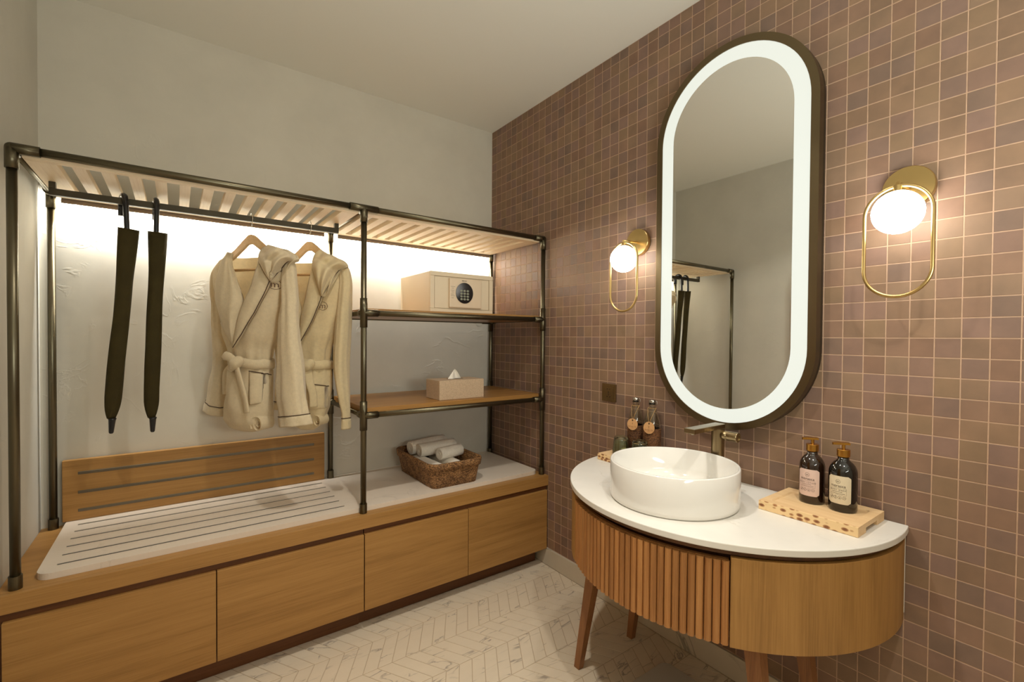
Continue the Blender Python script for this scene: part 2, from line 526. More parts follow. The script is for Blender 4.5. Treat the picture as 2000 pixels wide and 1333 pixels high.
# ------------------------------------------------------------------ mesh helpers
class MB:
    def __init__(self):
        self.v, self.f, self.sm = [], [], []

    def add(self, vs, fs, smooth=False):
        o = len(self.v)
        self.v += [tuple(p) for p in vs]
        self.f += [tuple(i + o for i in f) for f in fs]
        self.sm += [smooth] * len(fs)
        return self

    def box(self, x0, x1, y0, y1, z0, z1, bev=0.0):
        if bev <= 0:
            vs = [(x, y, z) for z in (z0, z1) for y in (y0, y1) for x in (x0, x1)]
            fs = [(0, 2, 3, 1), (4, 5, 7, 6), (0, 1, 5, 4), (2, 6, 7, 3), (0, 4, 6, 2), (1, 3, 7, 5)]
            return self.add(vs, fs)
        bm = bmesh.new()
        bmesh.ops.create_cube(bm, size=1.0)
        for v in bm.verts:
            v.co = Vector(((x0 + x1) / 2 + v.co.x * (x1 - x0), (y0 + y1) / 2 + v.co.y * (y1 - y0), (z0 + z1) / 2 + v.co.z * (z1 - z0)))
        bmesh.ops.bevel(bm, geom=list(bm.edges), offset=bev, segments=2, profile=0.5, affect='EDGES')
        self.bm(bm)
        return self

    def bm(self, bm, smooth=False):
        bm.verts.index_update()
        self.add([v.co[:] for v in bm.verts], [[v.index for v in f.verts] for f in bm.faces], smooth)
        bm.free()
        return self

    def prism(self, pts, z0, z1, bev=0.0, axis='z'):
        """extrude a polygon (list of 2D points) ; axis z: (x,y) ; axis x: (y,z) ; axis y: (x,z)"""
        n = len(pts)
        def P(p, h):
            return (p[0], p[1], h) if axis == 'z' else ((h, p[0], p[1]) if axis == 'x' else (p[0], h, p[1]))
        if bev <= 0:
            vs = [P(p, z0) for p in pts] + [P(p, z1) for p in pts]
            fs = [tuple(range(n))[::-1], tuple(range(n, 2 * n))] + [(i, (i + 1) % n, n + (i + 1) % n, n + i) for i in range(n)]
            return self.add(vs, fs)
        bm = bmesh.new()
        a = [bm.verts.new(P(p, z0)) for p in pts]
        b = [bm.verts.new(P(p, z1)) for p in pts]
        bm.faces.new(a[::-1])
        top = bm.faces.new(b)
        for i in range(n):
            bm.faces.new((a[i], a[(i + 1) % n], b[(i + 1) % n], b[i]))
        bmesh.ops.recalc_face_normals(bm, faces=list(bm.faces))
        ed = [e for e in bm.edges if len(e.link_faces) == 2 and e.calc_face_angle(0) > 0.6]
        bmesh.ops.bevel(bm, geom=ed, offset=bev, segments=2, profile=0.5, affect='EDGES')
        self.bm(bm)
        return self

    def tube(self, path, r, n=12, closed=False, caps=True, flat=None, smooth=True):
        """sweep a circle (or ellipse, flat=(a,b) factors) along a path; r may be a list"""
        P = [Vector(p) for p in path]
        m = len(P)
        rs = r if isinstance(r, (list, tuple)) else [r] * m
        T = []
        for i in range(m):
            if closed:
                t = P[(i + 1) % m] - P[i - 1]
            else:
                t = P[min(i + 1, m - 1)] - P[max(i - 1, 0)]
            T.append(t.normalized())
        up = Vector((0, 0, 1)) if abs(T[0].z) < 0.9 else Vector((1, 0, 0))
        N = (up - T[0] * up.dot(T[0])).normalized()
        vs, fs = [], []
        for i in range(m):
            if i:
                N = (N - T[i] * N.dot(T[i]))
                N.normalize()
            B = T[i].cross(N)
            fa, fb = flat if flat else (1, 1)
            for k in range(n):
                a = 2 * pi * k / n
                vs.append(P[i] + N * (cos(a) * rs[i] * fa) + B * (sin(a) * rs[i] * fb))
        rng = m if closed else m - 1
        for i in range(rng):
            j = (i + 1) % m
            for k in range(n):
                fs.append((i * n + k, i * n + (k + 1) % n, j * n + (k + 1) % n, j * n + k))
        self.add(vs, fs, smooth)
        if caps and not closed:
            self.add(vs[:n], [tuple(range(n))[::-1]])
            self.add(vs[-n:], [tuple(range(n))])
        return self

    def cyl(self, p0, p1, r, n=20, r1=None):
        return self.tube([p0, p1], [r, r if r1 is None else r1], n)

    def lathe(self, prof, c=(0, 0, 0), n=32, smooth=True, axis='z', sharp=()):
        """prof: list of (r, h); endpoints with r==0 close"""
        vs, fs = [], []
        m = len(prof)
        for (r, h) in prof:
            for k in range(n):
                a = 2 * pi * k / n
                p = (r * cos(a), r * sin(a), h)
                if axis == 'x':
                    p = (p[2], p[0], p[1])
                elif axis == 'y':
                    p = (p[0], p[2], p[1])
                vs.append((p[0] + c[0], p[1] + c[1], p[2] + c[2]))
        for i in range(m - 1):
            for k in range(n):
                fs.append((i * n + k, i * n + (k + 1) % n, (i + 1) * n + (k + 1) % n, (i + 1) * n + k))
        return self.add(vs, fs, smooth)

    def grid(self, rows, smooth=True, close_u=False, skip=None):
        m, n = len(rows), len(rows[0])
        vs = [p for r in rows for p in r]
        fs = []
        for i in range(m - 1):
            for k in range(n if close_u else n - 1):
                if skip and skip(i, k):
                    continue
                fs.append((i * n + k, i * n + (k + 1) % n, (i + 1) * n + (k + 1) % n, (i + 1) * n + k))
        return self.add(vs, fs, smooth)

    def sphere(self, c, r, n=24, m=14, sx=1, sy=1, sz=1):
        rows = []
        for i in range(m + 1):
            t = pi * i / m
            rows.append([(c[0] + r * sx * sin(t) * cos(2 * pi * k / n), c[1] + r * sy * sin(t) * sin(2 * pi * k / n), c[2] - r * sz * cos(t)) for k in range(n)])
        return self.grid(rows, True, True)

    def mesh(self, name):
        me = bpy.data.meshes.new(name)
        me.from_pydata(self.v, [], self.f)
        for p, s in zip(me.polygons, self.sm):
            p.use_smooth = s
        bm = bmesh.new()
        bm.from_mesh(me)
        bmesh.ops.remove_doubles(bm, verts=bm.verts, dist=1e-6)
        bmesh.ops.recalc_face_normals(bm, faces=list(bm.faces))
        bm.to_mesh(me)
        bm.free()
        me.update()
        return me


def obj(name, mb, mat, parent=None, label=None, cat=None, group=None, kind=None):
    me = mb.mesh(name) if isinstance(mb, MB) else mb
    if mat is not None and len(me.materials) == 0:
        me.materials.append(mat)
    o = bpy.data.objects.new(name, me)
    COL.objects.link(o)
    if parent is not None:
        o.parent = parent
        if parent.type == 'EMPTY':
            o.matrix_parent_inverse = parent.matrix_basis.inverted()
        else:
            o.matrix_parent_inverse = world_of(parent).inverted()
    tag(o, label, cat, group, kind)
    return o


def world_of(o):
    m = o.matrix_basis.copy()
    while o.parent is not None:
        m = o.parent.matrix_basis @ o.matrix_parent_inverse @ m
        o = o.parent
    return m


def tag(o, label=None, cat=None, group=None, kind=None):
    if label: o['label'] = label
    if cat: o['category'] = cat
    if group: o['group'] = group
    if kind: o['kind'] = kind
    return o


def thing(name, loc, label, cat, group=None):
    o = bpy.data.objects.new(name, None)
    o.empty_display_size = 0.05
    o.location = loc
    COL.objects.link(o)
    return tag(o, label, cat, group)


def rounded_rect(x0, x1, y0, y1, r, n=6):
    pts = []
    for cx, cy, a0 in ((x1 - r, y1 - r, 0), (x0 + r, y1 - r, 90), (x0 + r, y0 + r, 180), (x1 - r, y0 + r, 270)):
        for k in range(n + 1):
            a = radians(a0 + 90 * k / n)
            pts.append((cx + r * cos(a), cy + r * sin(a)))
    return pts


def stadium(cy, cz, hw, hh, n=28):
    """closed outline in the y-z plane"""
    pts = []
    s = hh - hw
    for k in range(n + 1):
        a = pi * k / n
        pts.append((cy + hw * cos(a), cz + s + hw * sin(a)))
    for k in range(n + 1):
        a = pi + pi * k / n
        pts.append((cy + hw * cos(a), cz - s + hw * sin(a)))
    return pts


def text_mesh(txt, size, align='CENTER', spacing=1.0):
    cu = bpy.data.curves.new('txt', 'FONT')
    cu.body = txt
    cu.size = size
    cu.align_x = align
    cu.align_y = 'CENTER'
    cu.space_character = spacing
    cu.resolution_u = 3
    o = bpy.data.objects.new('txt', cu)
    COL.objects.link(o)
    bpy.context.view_layer.update()
    dg = bpy.context.evaluated_depsgraph_get()
    me = bpy.data.meshes.new_from_object(o.evaluated_get(dg))
    vs = [v.co[:] for v in me.vertices]
    fs = [list(p.vertices) for p in me.polygons]
    bpy.data.objects.remove(o)
    bpy.data.curves.remove(cu)
    return vs, fs


def put_text(mb, txt, size, fn, align='CENTER', spacing=1.0, dx=0, dy=0):
    vs, fs = text_mesh(txt, size, align, spacing)
    mb.add([fn(v[0] + dx, v[1] + dy) for v in vs], fs)


def ring2d(r0, r1, n=32, cx=0, cy=0):
    vs = []
    for k in range(n):
        a = 2 * pi * k / n
        vs.append((cx + r0 * cos(a), cy + r0 * sin(a)))
        vs.append((cx + r1 * cos(a), cy + r1 * sin(a)))
    fs = [(2 * k, 2 * k + 1, (2 * k + 3) % (2 * n), (2 * k + 2) % (2 * n)) for k in range(n)]
    return vs, fs


# camera projection, used only to rank which tiles are seen largest
_RI = co.rotation_euler.to_matrix().inverted()
_CL = co.location.copy()


def pix(p):
    d = _RI @ (Vector(p) - _CL)
    if d.z > -0.05:
        return None
    return (1000 + 900 * d.x / -d.z, 673.6 - 900 * d.y / -d.z, -d.z)


# ================================================================== SETTING
XL, YF, ZC = -1.9666, -3.45, 2.43
struct = lambda n, mb, m, parent=None: obj(n, mb, m, parent, kind='structure')
struct('wall_back', MB().box(XL - 0.1, 0.1, 0.0, 0.1, -0.1, ZC + 0.1), M['plaster_back'])
struct('wall_left', MB().box(XL - 0.1, XL, YF, 0.0, -0.1, ZC + 0.1), M['plaster_left'])
struct('ceiling', MB().box(XL, 0.0, YF, 0.0, ZC, ZC + 0.1), M['paint_ceiling'])
struct('wall_front', MB().box(XL - 0.1, 0.1, YF - 0.1, YF, -0.1, ZC + 0.1), M['plaster_left'])
wr = struct('wall_right', MB().box(0.0006, 0.1, YF, 0.0, -0.1, ZC + 0.1), M['grout'])
fl = struct('floor', MB().box(XL, 0.0012, YF, 0.0, -0.1, -0.0012), M['grout_floor'])
struct('baseboard_right', MB().box(-0.010, 0.0012, YF, -0.002, 0.0, 0.087, 0.0015), M['marble_skirt'])
# wood-framed arched opening on the left wall, seen as a sliver in the mirror
dpts = [(-0.93, 0.0)] + [(-1.35 + 0.42 * cos(a), 1.45 + 0.42 * sin(a)) for a in [pi * k / 20 for k in range(21)]] + [(-1.77, 0.0)]
ipts = [(-0.98, 0.0)] + [(-1.35 + 0.37 * cos(a), 1.45 + 0.37 * sin(a)) for a in [pi * k / 20 for k in range(21)]] + [(-1.72, 0.0)]
mb = MB()
n = len(dpts)
vs = [(XL + h, p[0], p[1]) for h in (0.0005, 0.022) for L_ in (dpts, ipts) for p in L_]
fs = []
for i in range(n - 1):
    fs += [(2 * n + i, 2 * n + i + 1, 3 * n + i + 1, 3 * n + i), (i, i + 1, 2 * n + i + 1, 2 * n + i), (n + i, n + i + 1, 3 * n + i + 1, 3 * n + i)]
fs += [(0, n, 3 * n, 2 * n), (n - 1, 2 * n - 1, 4 * n - 1, 3 * n - 1)]
mb.add(vs, fs)
d1 = struct('door_1', mb, M['oak_z'])
struct('door_panel', MB().prism(ipts, XL + 0.0005, XL + 0.008, axis='x'), M['oak_z'], d1)

# --- wall tiles: the 300 that show largest are parts, the rest one stuff part
G = 0.0013
rnd = random.Random(3)


def tile_geo(y0, y1, z0, z1, x=0.0, c=0.0006):
    b_ = 0.0006
    vs = [(b_, y0, z0), (b_, y1, z0), (b_, y1, z1), (b_, y0, z1),
          (x + c, y0, z0), (x + c, y1, z0), (x + c, y1, z1), (x + c, y0, z1),
          (x, y0 + c, z0 + c), (x, y1 - c, z0 + c), (x, y1 - c, z1 - c), (x, y0 + c, z1 - c)]
    fs = [(8, 9, 10, 11)]
    for i in range(4):
        j = (i + 1) % 4
        fs += [(i, j, 4 + j, 4 + i), (4 + i, 4 + j, 8 + j, 8 + i)]
    return vs, fs


def hidden(y, z):
    if abs(y + 1.52) < 0.20 and abs(z - 1.53) < 0.6: return True
    if -2.0 < y < -1.0 and 0.44 < z < 0.70: return True
    if y > -0.53 and z < 0.46: return True
    return False


tiles = []
ys = [0.0 - G * 0.5] + [Y_TILE0 - PITCH * k for k in range(0, 68)]
zs = [0.0881 + PITCH * k for k in range(0, 48)]
for i in range(len(ys) - 1):
    y1, y0 = ys[i] - G, ys[i + 1] + G
    for z in zs:
        z0, z1 = z + G, min(z + PITCH - G, ZC - 0.001)
        if z1 - z0 < 0.01: continue
        c = pix((0, (y0 + y1) / 2, (z0 + z1) / 2))
        seen = c and -40 < c[0] < 2040 and -40 < c[1] < 1373
        area = 0
        if seen and not hidden((y0 + y1) / 2, (z0 + z1) / 2):
            q = [pix((0, y, zz)) for y in (y0, y1) for zz in (z0, z1)]
            if all(q) and all(0 < p[0] < 2000 and 0 < p[1] < 1333 for p in q):
                area = abs(q[0][0] - q[2][0]) * abs(q[0][1] - q[1][1])
        tiles.append((area, y0, y1, z0, z1))
tiles.sort(key=lambda t: -t[0])
rest = MB()
cache = {}
for k, (a, y0, y1, z0, z1) in enumerate(tiles):
    x = rnd.uniform(-0.00025, 0.0)
    if k < 300 and a > 0:
        key = (round(y1 - y0, 5), round(z1 - z0, 5))
        if key not in cache:
            vs, fs = tile_geo(0, y1 - y0, 0, z1 - z0)
            me = MB().add(vs, fs).mesh('tile')
            me.materials.append(M['tile'])
            cache[key] = me
        o = bpy.data.objects.new('tile', cache[key])
        o.location = (x, y0, z0)
        o.parent = wr
        COL.objects.link(o)
    else:
        vs, fs = tile_geo(y0, y1, z0, z1, x)
        rest.add(vs, fs)
obj('wall_tile_field', rest, M['tile'], wr, kind='stuff')

# --- floor: marble chevron strips
SW, SP, SK = 0.1507, 0.053, 0.0865
fg = 0.0016
ftiles = []
for s in range(0, 20):
    ya = -0.63 + SW * 4 - SW * s
    yb = ya - SW
    if ya > 0.01: continue
    even = (s % 2 == 0)
    # strip whose top edge is y=-0.63 leans towards -x
    lean = -SK if even else SK
    base = -0.265 if even else -0.265 - SK
    k0 = int((XL - 0.2 - base) / SP) - 2
    k1 = int((0.2 - base) / SP) + 2
    for k in range(k0, k1):
        xa = base + k * SP
        pts = [(xa + fg, ya - fg), (xa + SP - fg, ya - fg), (xa + SP + lean - fg, yb + fg), (xa + lean + fg, yb + fg)]
        # clip to the room width
        def clip(P, sign, lim):
            out = []
            for i in range(len(P)):
                a_, b2 = P[i], P[(i + 1) % len(P)]
                ia, ib = sign * a_[0] <= sign * lim, sign * b2[0] <= sign * lim
                if ia: out.append(a_)
                if ia != ib:
                    t = (lim - a_[0]) / (b2[0] - a_[0])
                    out.append((lim, a_[1] + t * (b2[1] - a_[1])))
            return out
        pts = clip(pts, 1, -0.011)
        if len(pts) >= 3: pts = clip(pts, -1, XL + 0.001)
        if len(pts) < 3: continue
        cxm = sum(p[0] for p in pts) / len(pts)
        cym = sum(p[1] for p in pts) / len(pts)
        c = pix((cxm, cym, 0))
        ftiles.append(((1 / c[2] if c and 250 < c[0] < 2100 and 1000 < c[1] < 1420 and cym < -0.45 else 0), pts))
ftiles.sort(key=lambda t: -t[0])
rest = MB()
shared = {}


def slab(pts, z0=-0.0012, z1=0.0, c=0.0005):
    n = len(pts)
    cx = sum(p[0] for p in pts) / n
    cy = sum(p[1] for p in pts) / n
    inn = [(p[0] + (cx - p[0]) * 0.02, p[1] + (cy - p[1]) * 0.02) for p in pts]
    vs = [(p[0], p[1], z0) for p in pts] + [(p[0], p[1], z1 - c) for p in pts] + [(p[0], p[1], z1) for p in inn]
    fs = [tuple(range(2 * n, 3 * n))]
    for i in range(n):
        j = (i + 1) % n
        fs += [(i, j, n + j, n + i), (n + i, n + j, 2 * n + j, 2 * n + i)]
    return vs, fs


for k, (a, pts) in enumerate(ftiles):
    if k < 300 and a > 0:
        o_ = pts[0]
        rel = tuple((round(p[0] - o_[0], 4), round(p[1] - o_[1], 4)) for p in pts)
        if rel not in shared:
            vs, fs = slab(rel)
            me = MB().add(vs, fs).mesh('floor_tile')
            me.materials.append(M['marble_floor'])
            shared[rel] = me
        o = bpy.data.objects.new('floor_tile', shared[rel])
        o.location = (o_[0], o_[1], 0)
        o.parent = fl
        COL.objects.link(o)
    else:
        vs, fs = slab(pts)
        rest.add(vs, fs)
obj('floor_tile_field', rest, M['marble_floor'], fl, kind='stuff')

# ================================================================== BENCH WITH DRAWERS
BF = -0.5557
BT = 0.468
for (xa, xb, xm, nm) in ((XL + 0.002, -0.9620, -1.4575, 'left'), (-0.9605, -0.004, -0.4825, 'right')):
    lab = ('low oak two-drawer cabinet at the left, under the umbrellas and robes' if nm == 'left'
           else 'low oak two-drawer cabinet at the right, ending at the tiled wall')
    cab = thing('drawer_cabinet', ((xa + xb) / 2, -0.28, 0), lab, 'cabinet', None)
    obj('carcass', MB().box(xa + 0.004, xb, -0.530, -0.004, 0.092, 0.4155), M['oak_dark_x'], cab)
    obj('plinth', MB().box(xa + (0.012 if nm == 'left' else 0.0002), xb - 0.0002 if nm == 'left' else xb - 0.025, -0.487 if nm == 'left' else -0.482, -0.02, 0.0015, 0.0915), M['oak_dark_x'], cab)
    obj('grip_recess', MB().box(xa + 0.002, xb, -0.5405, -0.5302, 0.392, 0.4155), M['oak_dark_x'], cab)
    for (da, db) in ((xa + (0.014 if nm == 'left' else 0.0012), xm - 0.0015), (xm + 0.0015, xb - (0.0012 if nm == 'left' else 0.006))):
        obj('drawer_front', MB().box(da, db, BF, -0.5305, 0.0865, 0.3925, 0.0012), M['oak_x'], cab)

bt = thing('bench_top', (-0.98, -0.28, 0.416), 'long oak bench top with a front apron over the drawers', 'bench')
obj('top_panel', MB().box(XL + 0.001, -0.003, BF + 0.02, -0.002, 0.444, BT, 0.001), M['oak_x'], bt)
obj('apron', MB().box(XL + 0.001, -0.003, BF, BF + 0.0202, 0.4165, BT, 0.001), M['oak_x'], bt)

# white stone seat slab with six inlaid grooves
ST0, ST1 = BT + 0.0003, BT + 0.019
slab_t = thing('stone_seat', (-0.96, -0.27, BT), 'long white stone slab with dark grooves lying on the oak bench', 'slab')
pts = rounded_rect(-1.896, -0.030, -0.507, -0.006, 0.037, 8)
GY = (-0.447, -0.373, -0.302, -0.230, -0.158, -0.086)
# slab built in strips so that the grooves are real channels
mb = MB()
x0, x1, y0, y1 = -1.896, -0.030, -0.507, -0.006
gx0, gx1, gw = -1.857, -1.009, 0.0068
q_ = len(pts) // 4
# corner arcs come in the order: right-back, left-back, left-front, right-front
left_poly = [(gx0, y1)] + pts[q_:3 * q_] + [(gx0, y0)]
right_poly = [(gx1, y0)] + pts[3 * q_:] + pts[:q_] + [(gx1, y1)]
for poly in (left_poly, right_poly):
    mb.add([(p[0], p[1], ST1) for p in poly], [tuple(range(len(poly)))])
cuts = [y0] + [v for gy in GY for v in (gy - gw, gy + gw)] + [y1]
for ya_, yb_ in zip(cuts[0::2], cuts[1::2]):
    mb.add([(gx0, ya_, ST1), (gx1, ya_, ST1), (gx1, yb_, ST1), (gx0, yb_, ST1)], [(0, 1, 2, 3)])
n = len(pts)
cx_, cy_ = -0.96, -0.257
mb.add([(p[0], p[1], ST1) for p in pts] + [(p[0], p[1], ST0) for p in pts],
       [(i, (i + 1) % n, n + (i + 1) % n, n + i) for i in range(n)] + [tuple(range(n, 2 * n))])
for gy in GY:
    zz = ST1 - 0.004
    mb.add([(gx0, gy - gw, ST1), (gx1, gy - gw, ST1), (gx1, gy + gw, ST1), (gx0, gy + gw, ST1),
            (gx0, gy - gw, zz), (gx1, gy - gw, zz), (gx1, gy + gw, zz), (gx0, gy + gw, zz)],
           [(0, 1, 5, 4), (1, 2, 6, 5), (2, 3, 7, 6), (3, 0, 4, 7)])
obj('slab_body', mb, M['stone'], slab_t)
for gy in GY:
    obj('groove_inlay', MB().box(gx0, gx1, gy - gw, gy + gw, ST1 - 0.0065, ST1 - 0.0022), M['groove'], slab_t)

# oak back board with three steel strips
bb = thing('seat_back', (-1.45, -0.02, ST1), 'oak back board with three grey steel strips, behind the stone seat', 'board')
bx0, bx1, by0, by1 = -1.906, -0.984, -0.032, -0.008
obj('board', MB().box(bx0, bx1, by0, by1, ST1 + 0.0005, 0.7135, 0.0015), M['oak_x'], bb)
for z in (0.6635, 0.592, 0.524):
    obj('steel_strip', MB().box(-1.863, -1.032, by0 - 0.002, by0 + 0.001, z - 0.0055, z + 0.0055, 0.0015), M['steel'], bb)

# ================================================================== PIPE RACK
YFp, YBp = -0.520, -0.028
PX = (-1.930, -0.955, -0.0205)
PR, CR = 0.0115, 0.0146
ZT = 1.696
ZU, ZL = 1.277, 0.862
rack = thing('pipe_rack', (-0.96, -0.27, BT), 'dark bronze pipe clothes rack standing on the bench', 'rack')


def pipe(name, p0, p1, r=PR, m='pipe'):
    return obj(name, MB().cyl(p0, p1, r, 24), M[m], rack)


for i, x in enumerate(PX):
    for y in (YFp, YBp):
        base = BT + 0.0002
        if i == 1: base = BT + 0.0002 if y == YFp else ST1 + 0.0003
        p_ = pipe('post', (x, y, base + 0.001), (x, y, ZT))
        mb = MB().lathe([(0, 0), (CR, 0), (CR, 0.038), (PR, 0.0385)], (x, y, base), 24, False)
        obj('foot_collar', mb, M['fitting'], rack)


def fitting(p, arms, sleeve=0.045):
    """pipe fitting: sleeves from p along each arm direction"""
    mb = MB()
    for a in arms:
        a = Vector(a)
        mb.cyl(Vector(p) - a * 0.0, Vector(p) + a * sleeve, CR, 24)
    mb.sphere(p, CR, 16, 10)
    return obj('pipe_fitting', mb, M['fitting'], rack)


X_, Y_, Z_ = Vector((1, 0, 0)), Vector((0, 1, 0)), Vector((0, 0, 1))
for i, x in enumerate(PX):
    for y in (YFp, YBp):
        arms = [-Z_ * 1.25]
        if i > 0: arms.append(-X_ * 1.25)
        if i < 2: arms.append(X_ * 1.25)
        arms.append((Y_ if y == YFp else -Y_))
        fitting((x, y, ZT), arms)
for x in (PX[1], PX[2]):
    for y in (YFp, YBp):
        for z in (ZU, ZL):
            arms = [Z_ * 1.3, -Z_ * 1.3, (X_ if x == PX[1] else -X_) * 1.3, (Y_ if y == YFp else -Y_)]
            fitting((x, y, z), arms)
for y in (YFp, YBp):
    pipe('top_rail', (PX[0], y, ZT), (PX[1], y, ZT))
    pipe('top_rail', (PX[1], y, ZT), (PX[2], y, ZT))
    for z in (ZU, ZL):
        pipe('shelf_rail', (PX[1], y, z), (PX[2], y, z))
for x in PX:
    pipe('side_rail', (x, YFp, ZT), (x, YBp, ZT), 0.0095)
for x in (PX[1], PX[2]):
    for z in (ZU, ZL):
        pipe('side_rail', (x, YFp, z), (x, YBp, z), 0.0095)

# ---- slatted shelves lying between the top rails
SZ0, SZ1 = 1.678, 1.699


def slat_shelf(xa, xb, first, pitch, width, count, lab, endL, endR, fr):
    t = thing('slatted_shelf', ((xa + xb) / 2, -0.27, SZ0), lab, 'shelf')
    ya, yb = YFp + PR + 0.0015, YBp - PR - 0.0015
    obj('shelf_rail', MB().box(xa, xb, ya, ya + fr, SZ0, SZ1, 0.001), M['pine_x'], t)
    obj('shelf_rail', MB().box(xa, xb, yb - 0.040, yb, SZ0, SZ1, 0.001), M['pine_x'], t)
    y0, y1 = ya + fr + 0.0002, yb - 0.0402
    obj('slat', MB().box(xa, endL, y0, y1, SZ0, SZ1, 0.0008), M['pine_y'], t)
    me = MB().box(0, width, y0, y1, SZ0, SZ1, 0.0008).mesh('slat')
    me.materials.append(M['pine_y'])
    for k in range(count):
        o = bpy.data.objects.new('slat', me)
        o.parent = t
        o.matrix_parent_inverse = t.matrix_basis.inverted()
        o.location = (first + pitch * k, 0, 0)
        COL.objects.link(o)
    obj('slat', MB().box(endR, xb, y0, y1, SZ0, SZ1, 0.0008), M['pine_y'], t)
    return t


slat_shelf(-1.913, -0.970, -1.814, 0.0652, 0.0305, 12, 'pale slatted wood shelf on top of the rack above the robes', -1.846, -1.032, 0.022)
slat_shelf(-0.940, -0.036, -0.872, 0.0635, 0.0360, 12, 'pale slatted wood shelf on top of the rack above the safe', -0.902, -0.106, 0.044)

# ---- solid oak shelf boards
sb = obj('shelf_board', MB().box(PX[1] + 0.012, PX[2] - 0.0125, YFp + 0.0125, YBp - 0.0125, ZU - 0.006, 1.2965, 0.001), M['oak_shelf'],
         label='oak shelf board carrying the safe', cat='shelf')
sb2 = obj('shelf_board', MB().box(PX[1] + 0.012, PX[2] - 0.0125, YFp + 0.0125, YBp - 0.0125, ZL - 0.006, 0.8905, 0.001), M['oak_shelf'],
          label='oak shelf board carrying the tissue box', cat='shelf')

# ---- hanging bar: square tube on two brackets fixed under the left shelf
YH = -0.265
HB0, HB1 = 1.635, 1.657
hb = thing('hanging_bar', (-1.44, YH, HB0), 'dark square hanging bar under the left slatted shelf', 'clothes bar')
obj('bar_tube', MB().box(-1.897, -0.985, YH - 0.0095, YH + 0.0095, HB0, HB1, 0.001), M['bar'], hb)
for xa, xb in ((-1.897, -1.880), (-1.002, -0.985)):
    obj('bracket', MB().box(xa, xb, YH - 0.0095, YH + 0.0095, HB1 + 0.0002, SZ0 - 0.0003, 0.001), M['bar'], hb)

# ---- LED profiles behind the rack: lit tape hidden by a small baffle, shining down the wall
for xa, xb, w, lab in ((-1.903, -0.985, 1.0, 'led light profile along the wall above the robes'), (-0.925, -0.036, 1.0, 'led light profile along the wall above the safe')):
    t = thing('led_profile', ((xa + xb) / 2, -0.012, 1.66), lab, 'light')
    obj('baffle', MB().box(xa, xb, -0.0360, -0.0335, 1.661, 1.696), M['baffle'], t)
    obj('lamp_housing', MB().box(xa, xb, -0.0334, -0.0005, 1.687, 1.696), M['baffle'], t)
    l = bpy.data.lights.new('led_tape_lamp', 'AREA')
    l.shape = 'RECTANGLE'
    l.size = xb - xa
    l.size_y = 0.014
    l.energy = STRIP_W * w * (xb - xa)
    l.color = (1.0, 1.0, 0.95)
    o = bpy.data.objects.new('led_tape_lamp', l)
    o.location = ((xa + xb) / 2, -0.0230, 1.674)
    o.rotation_euler = (radians(80), 0, 0)
    COL.objects.link(o)

# ================================================================== MIRROR
MC_Y, MC_Z = -1.5205, 1.5305
mir = thing('oval_mirror', (0, MC_Y, MC_Z), 'tall pill-shaped mirror with a glowing rim in a bronze frame', 'mirror')


def ring_prism(o_hw, o_hh, i_hw, i_hh, xa, xb, n=40):
    a = stadium(MC_Y, MC_Z, o_hw, o_hh, n)
    b = stadium(MC_Y, MC_Z, i_hw, i_hh, n)
    m = len(a)
    mb = MB()
    vs = [(x, p[0], p[1]) for x in (xa, xb) for L_ in (a, b) for p in L_]
    fs = []
    for i in range(m):
        j = (i + 1) % m
        fs += [(i, j, m + j, m + i), (2 * m + i, 2 * m + j, 3 * m + j, 3 * m + i)]
        fs += [(i, j, 2 * m + j, 2 * m + i), (m + i, m + j, 3 * m + j, 3 * m + i)]
    mb.add(vs, fs)
    return mb


obj('frame', ring_prism(0.281, 0.6575, 0.2575, 0.634, -0.0485, -0.020), M['mirror_frame'], mir)
obj('back_box', MB().prism(stadium(MC_Y, MC_Z, 0.2795, 0.656, 40), -0.0205, -0.001, axis='x'), M['mirror_side'], mir)
obj('lit_rim', ring_prism(0.2574, 0.6339, 0.2105, 0.5875, -0.0455, -0.0215), M['glow'], mir, label='glowing white rim')
obj('mirror_glass', MB().prism(stadium(MC_Y, MC_Z, 0.2104, 0.5874, 40), -0.0455, -0.0215, axis='x'), M['mirror'], mir)

# ================================================================== SCONCES
def sconce(y, lab):
    t = thing('wall_sconce', (0, y, 1.58), lab, 'lamp')
    obj('back_plate', MB().lathe([(0, -0.001), (0.0545, -0.001), (0.0555, -0.003), (0.0555, -0.018), (0.054, -0.020), (0, -0.020)], (0, y, 1.581), 48, False, 'x'), M['brass'], t)
    mb = MB().cyl((-0.020, y, 1.581), (-0.103, y, 1.5755), 0.0045, 14)
    mb.lathe([(0, -0.010), (0.009, -0.010), (0.009, 0.004), (0, 0.004)], (-0.1, y, 1.566), 20, False)
    obj('arm', mb, M['brass'], t)
    path = [(-0.100, p[0], p[1]) for p in stadium(y, 1.4305, 0.0685, 0.1385, 24)]
    obj('ring', MB().tube(path, 0.0043, 12, closed=True), M['brass'], t)
    obj('globe', MB().sphere((-0.100, y, 1.503), 0.0535, 40, 24), M['globe'], t, label='glowing opal glass globe')
    return t


sconce(-1.122, 'brass wall sconce with a glowing globe, left of the oval mirror')
sconce(-1.998, 'brass wall sconce with a glowing globe, right of the oval mirror')

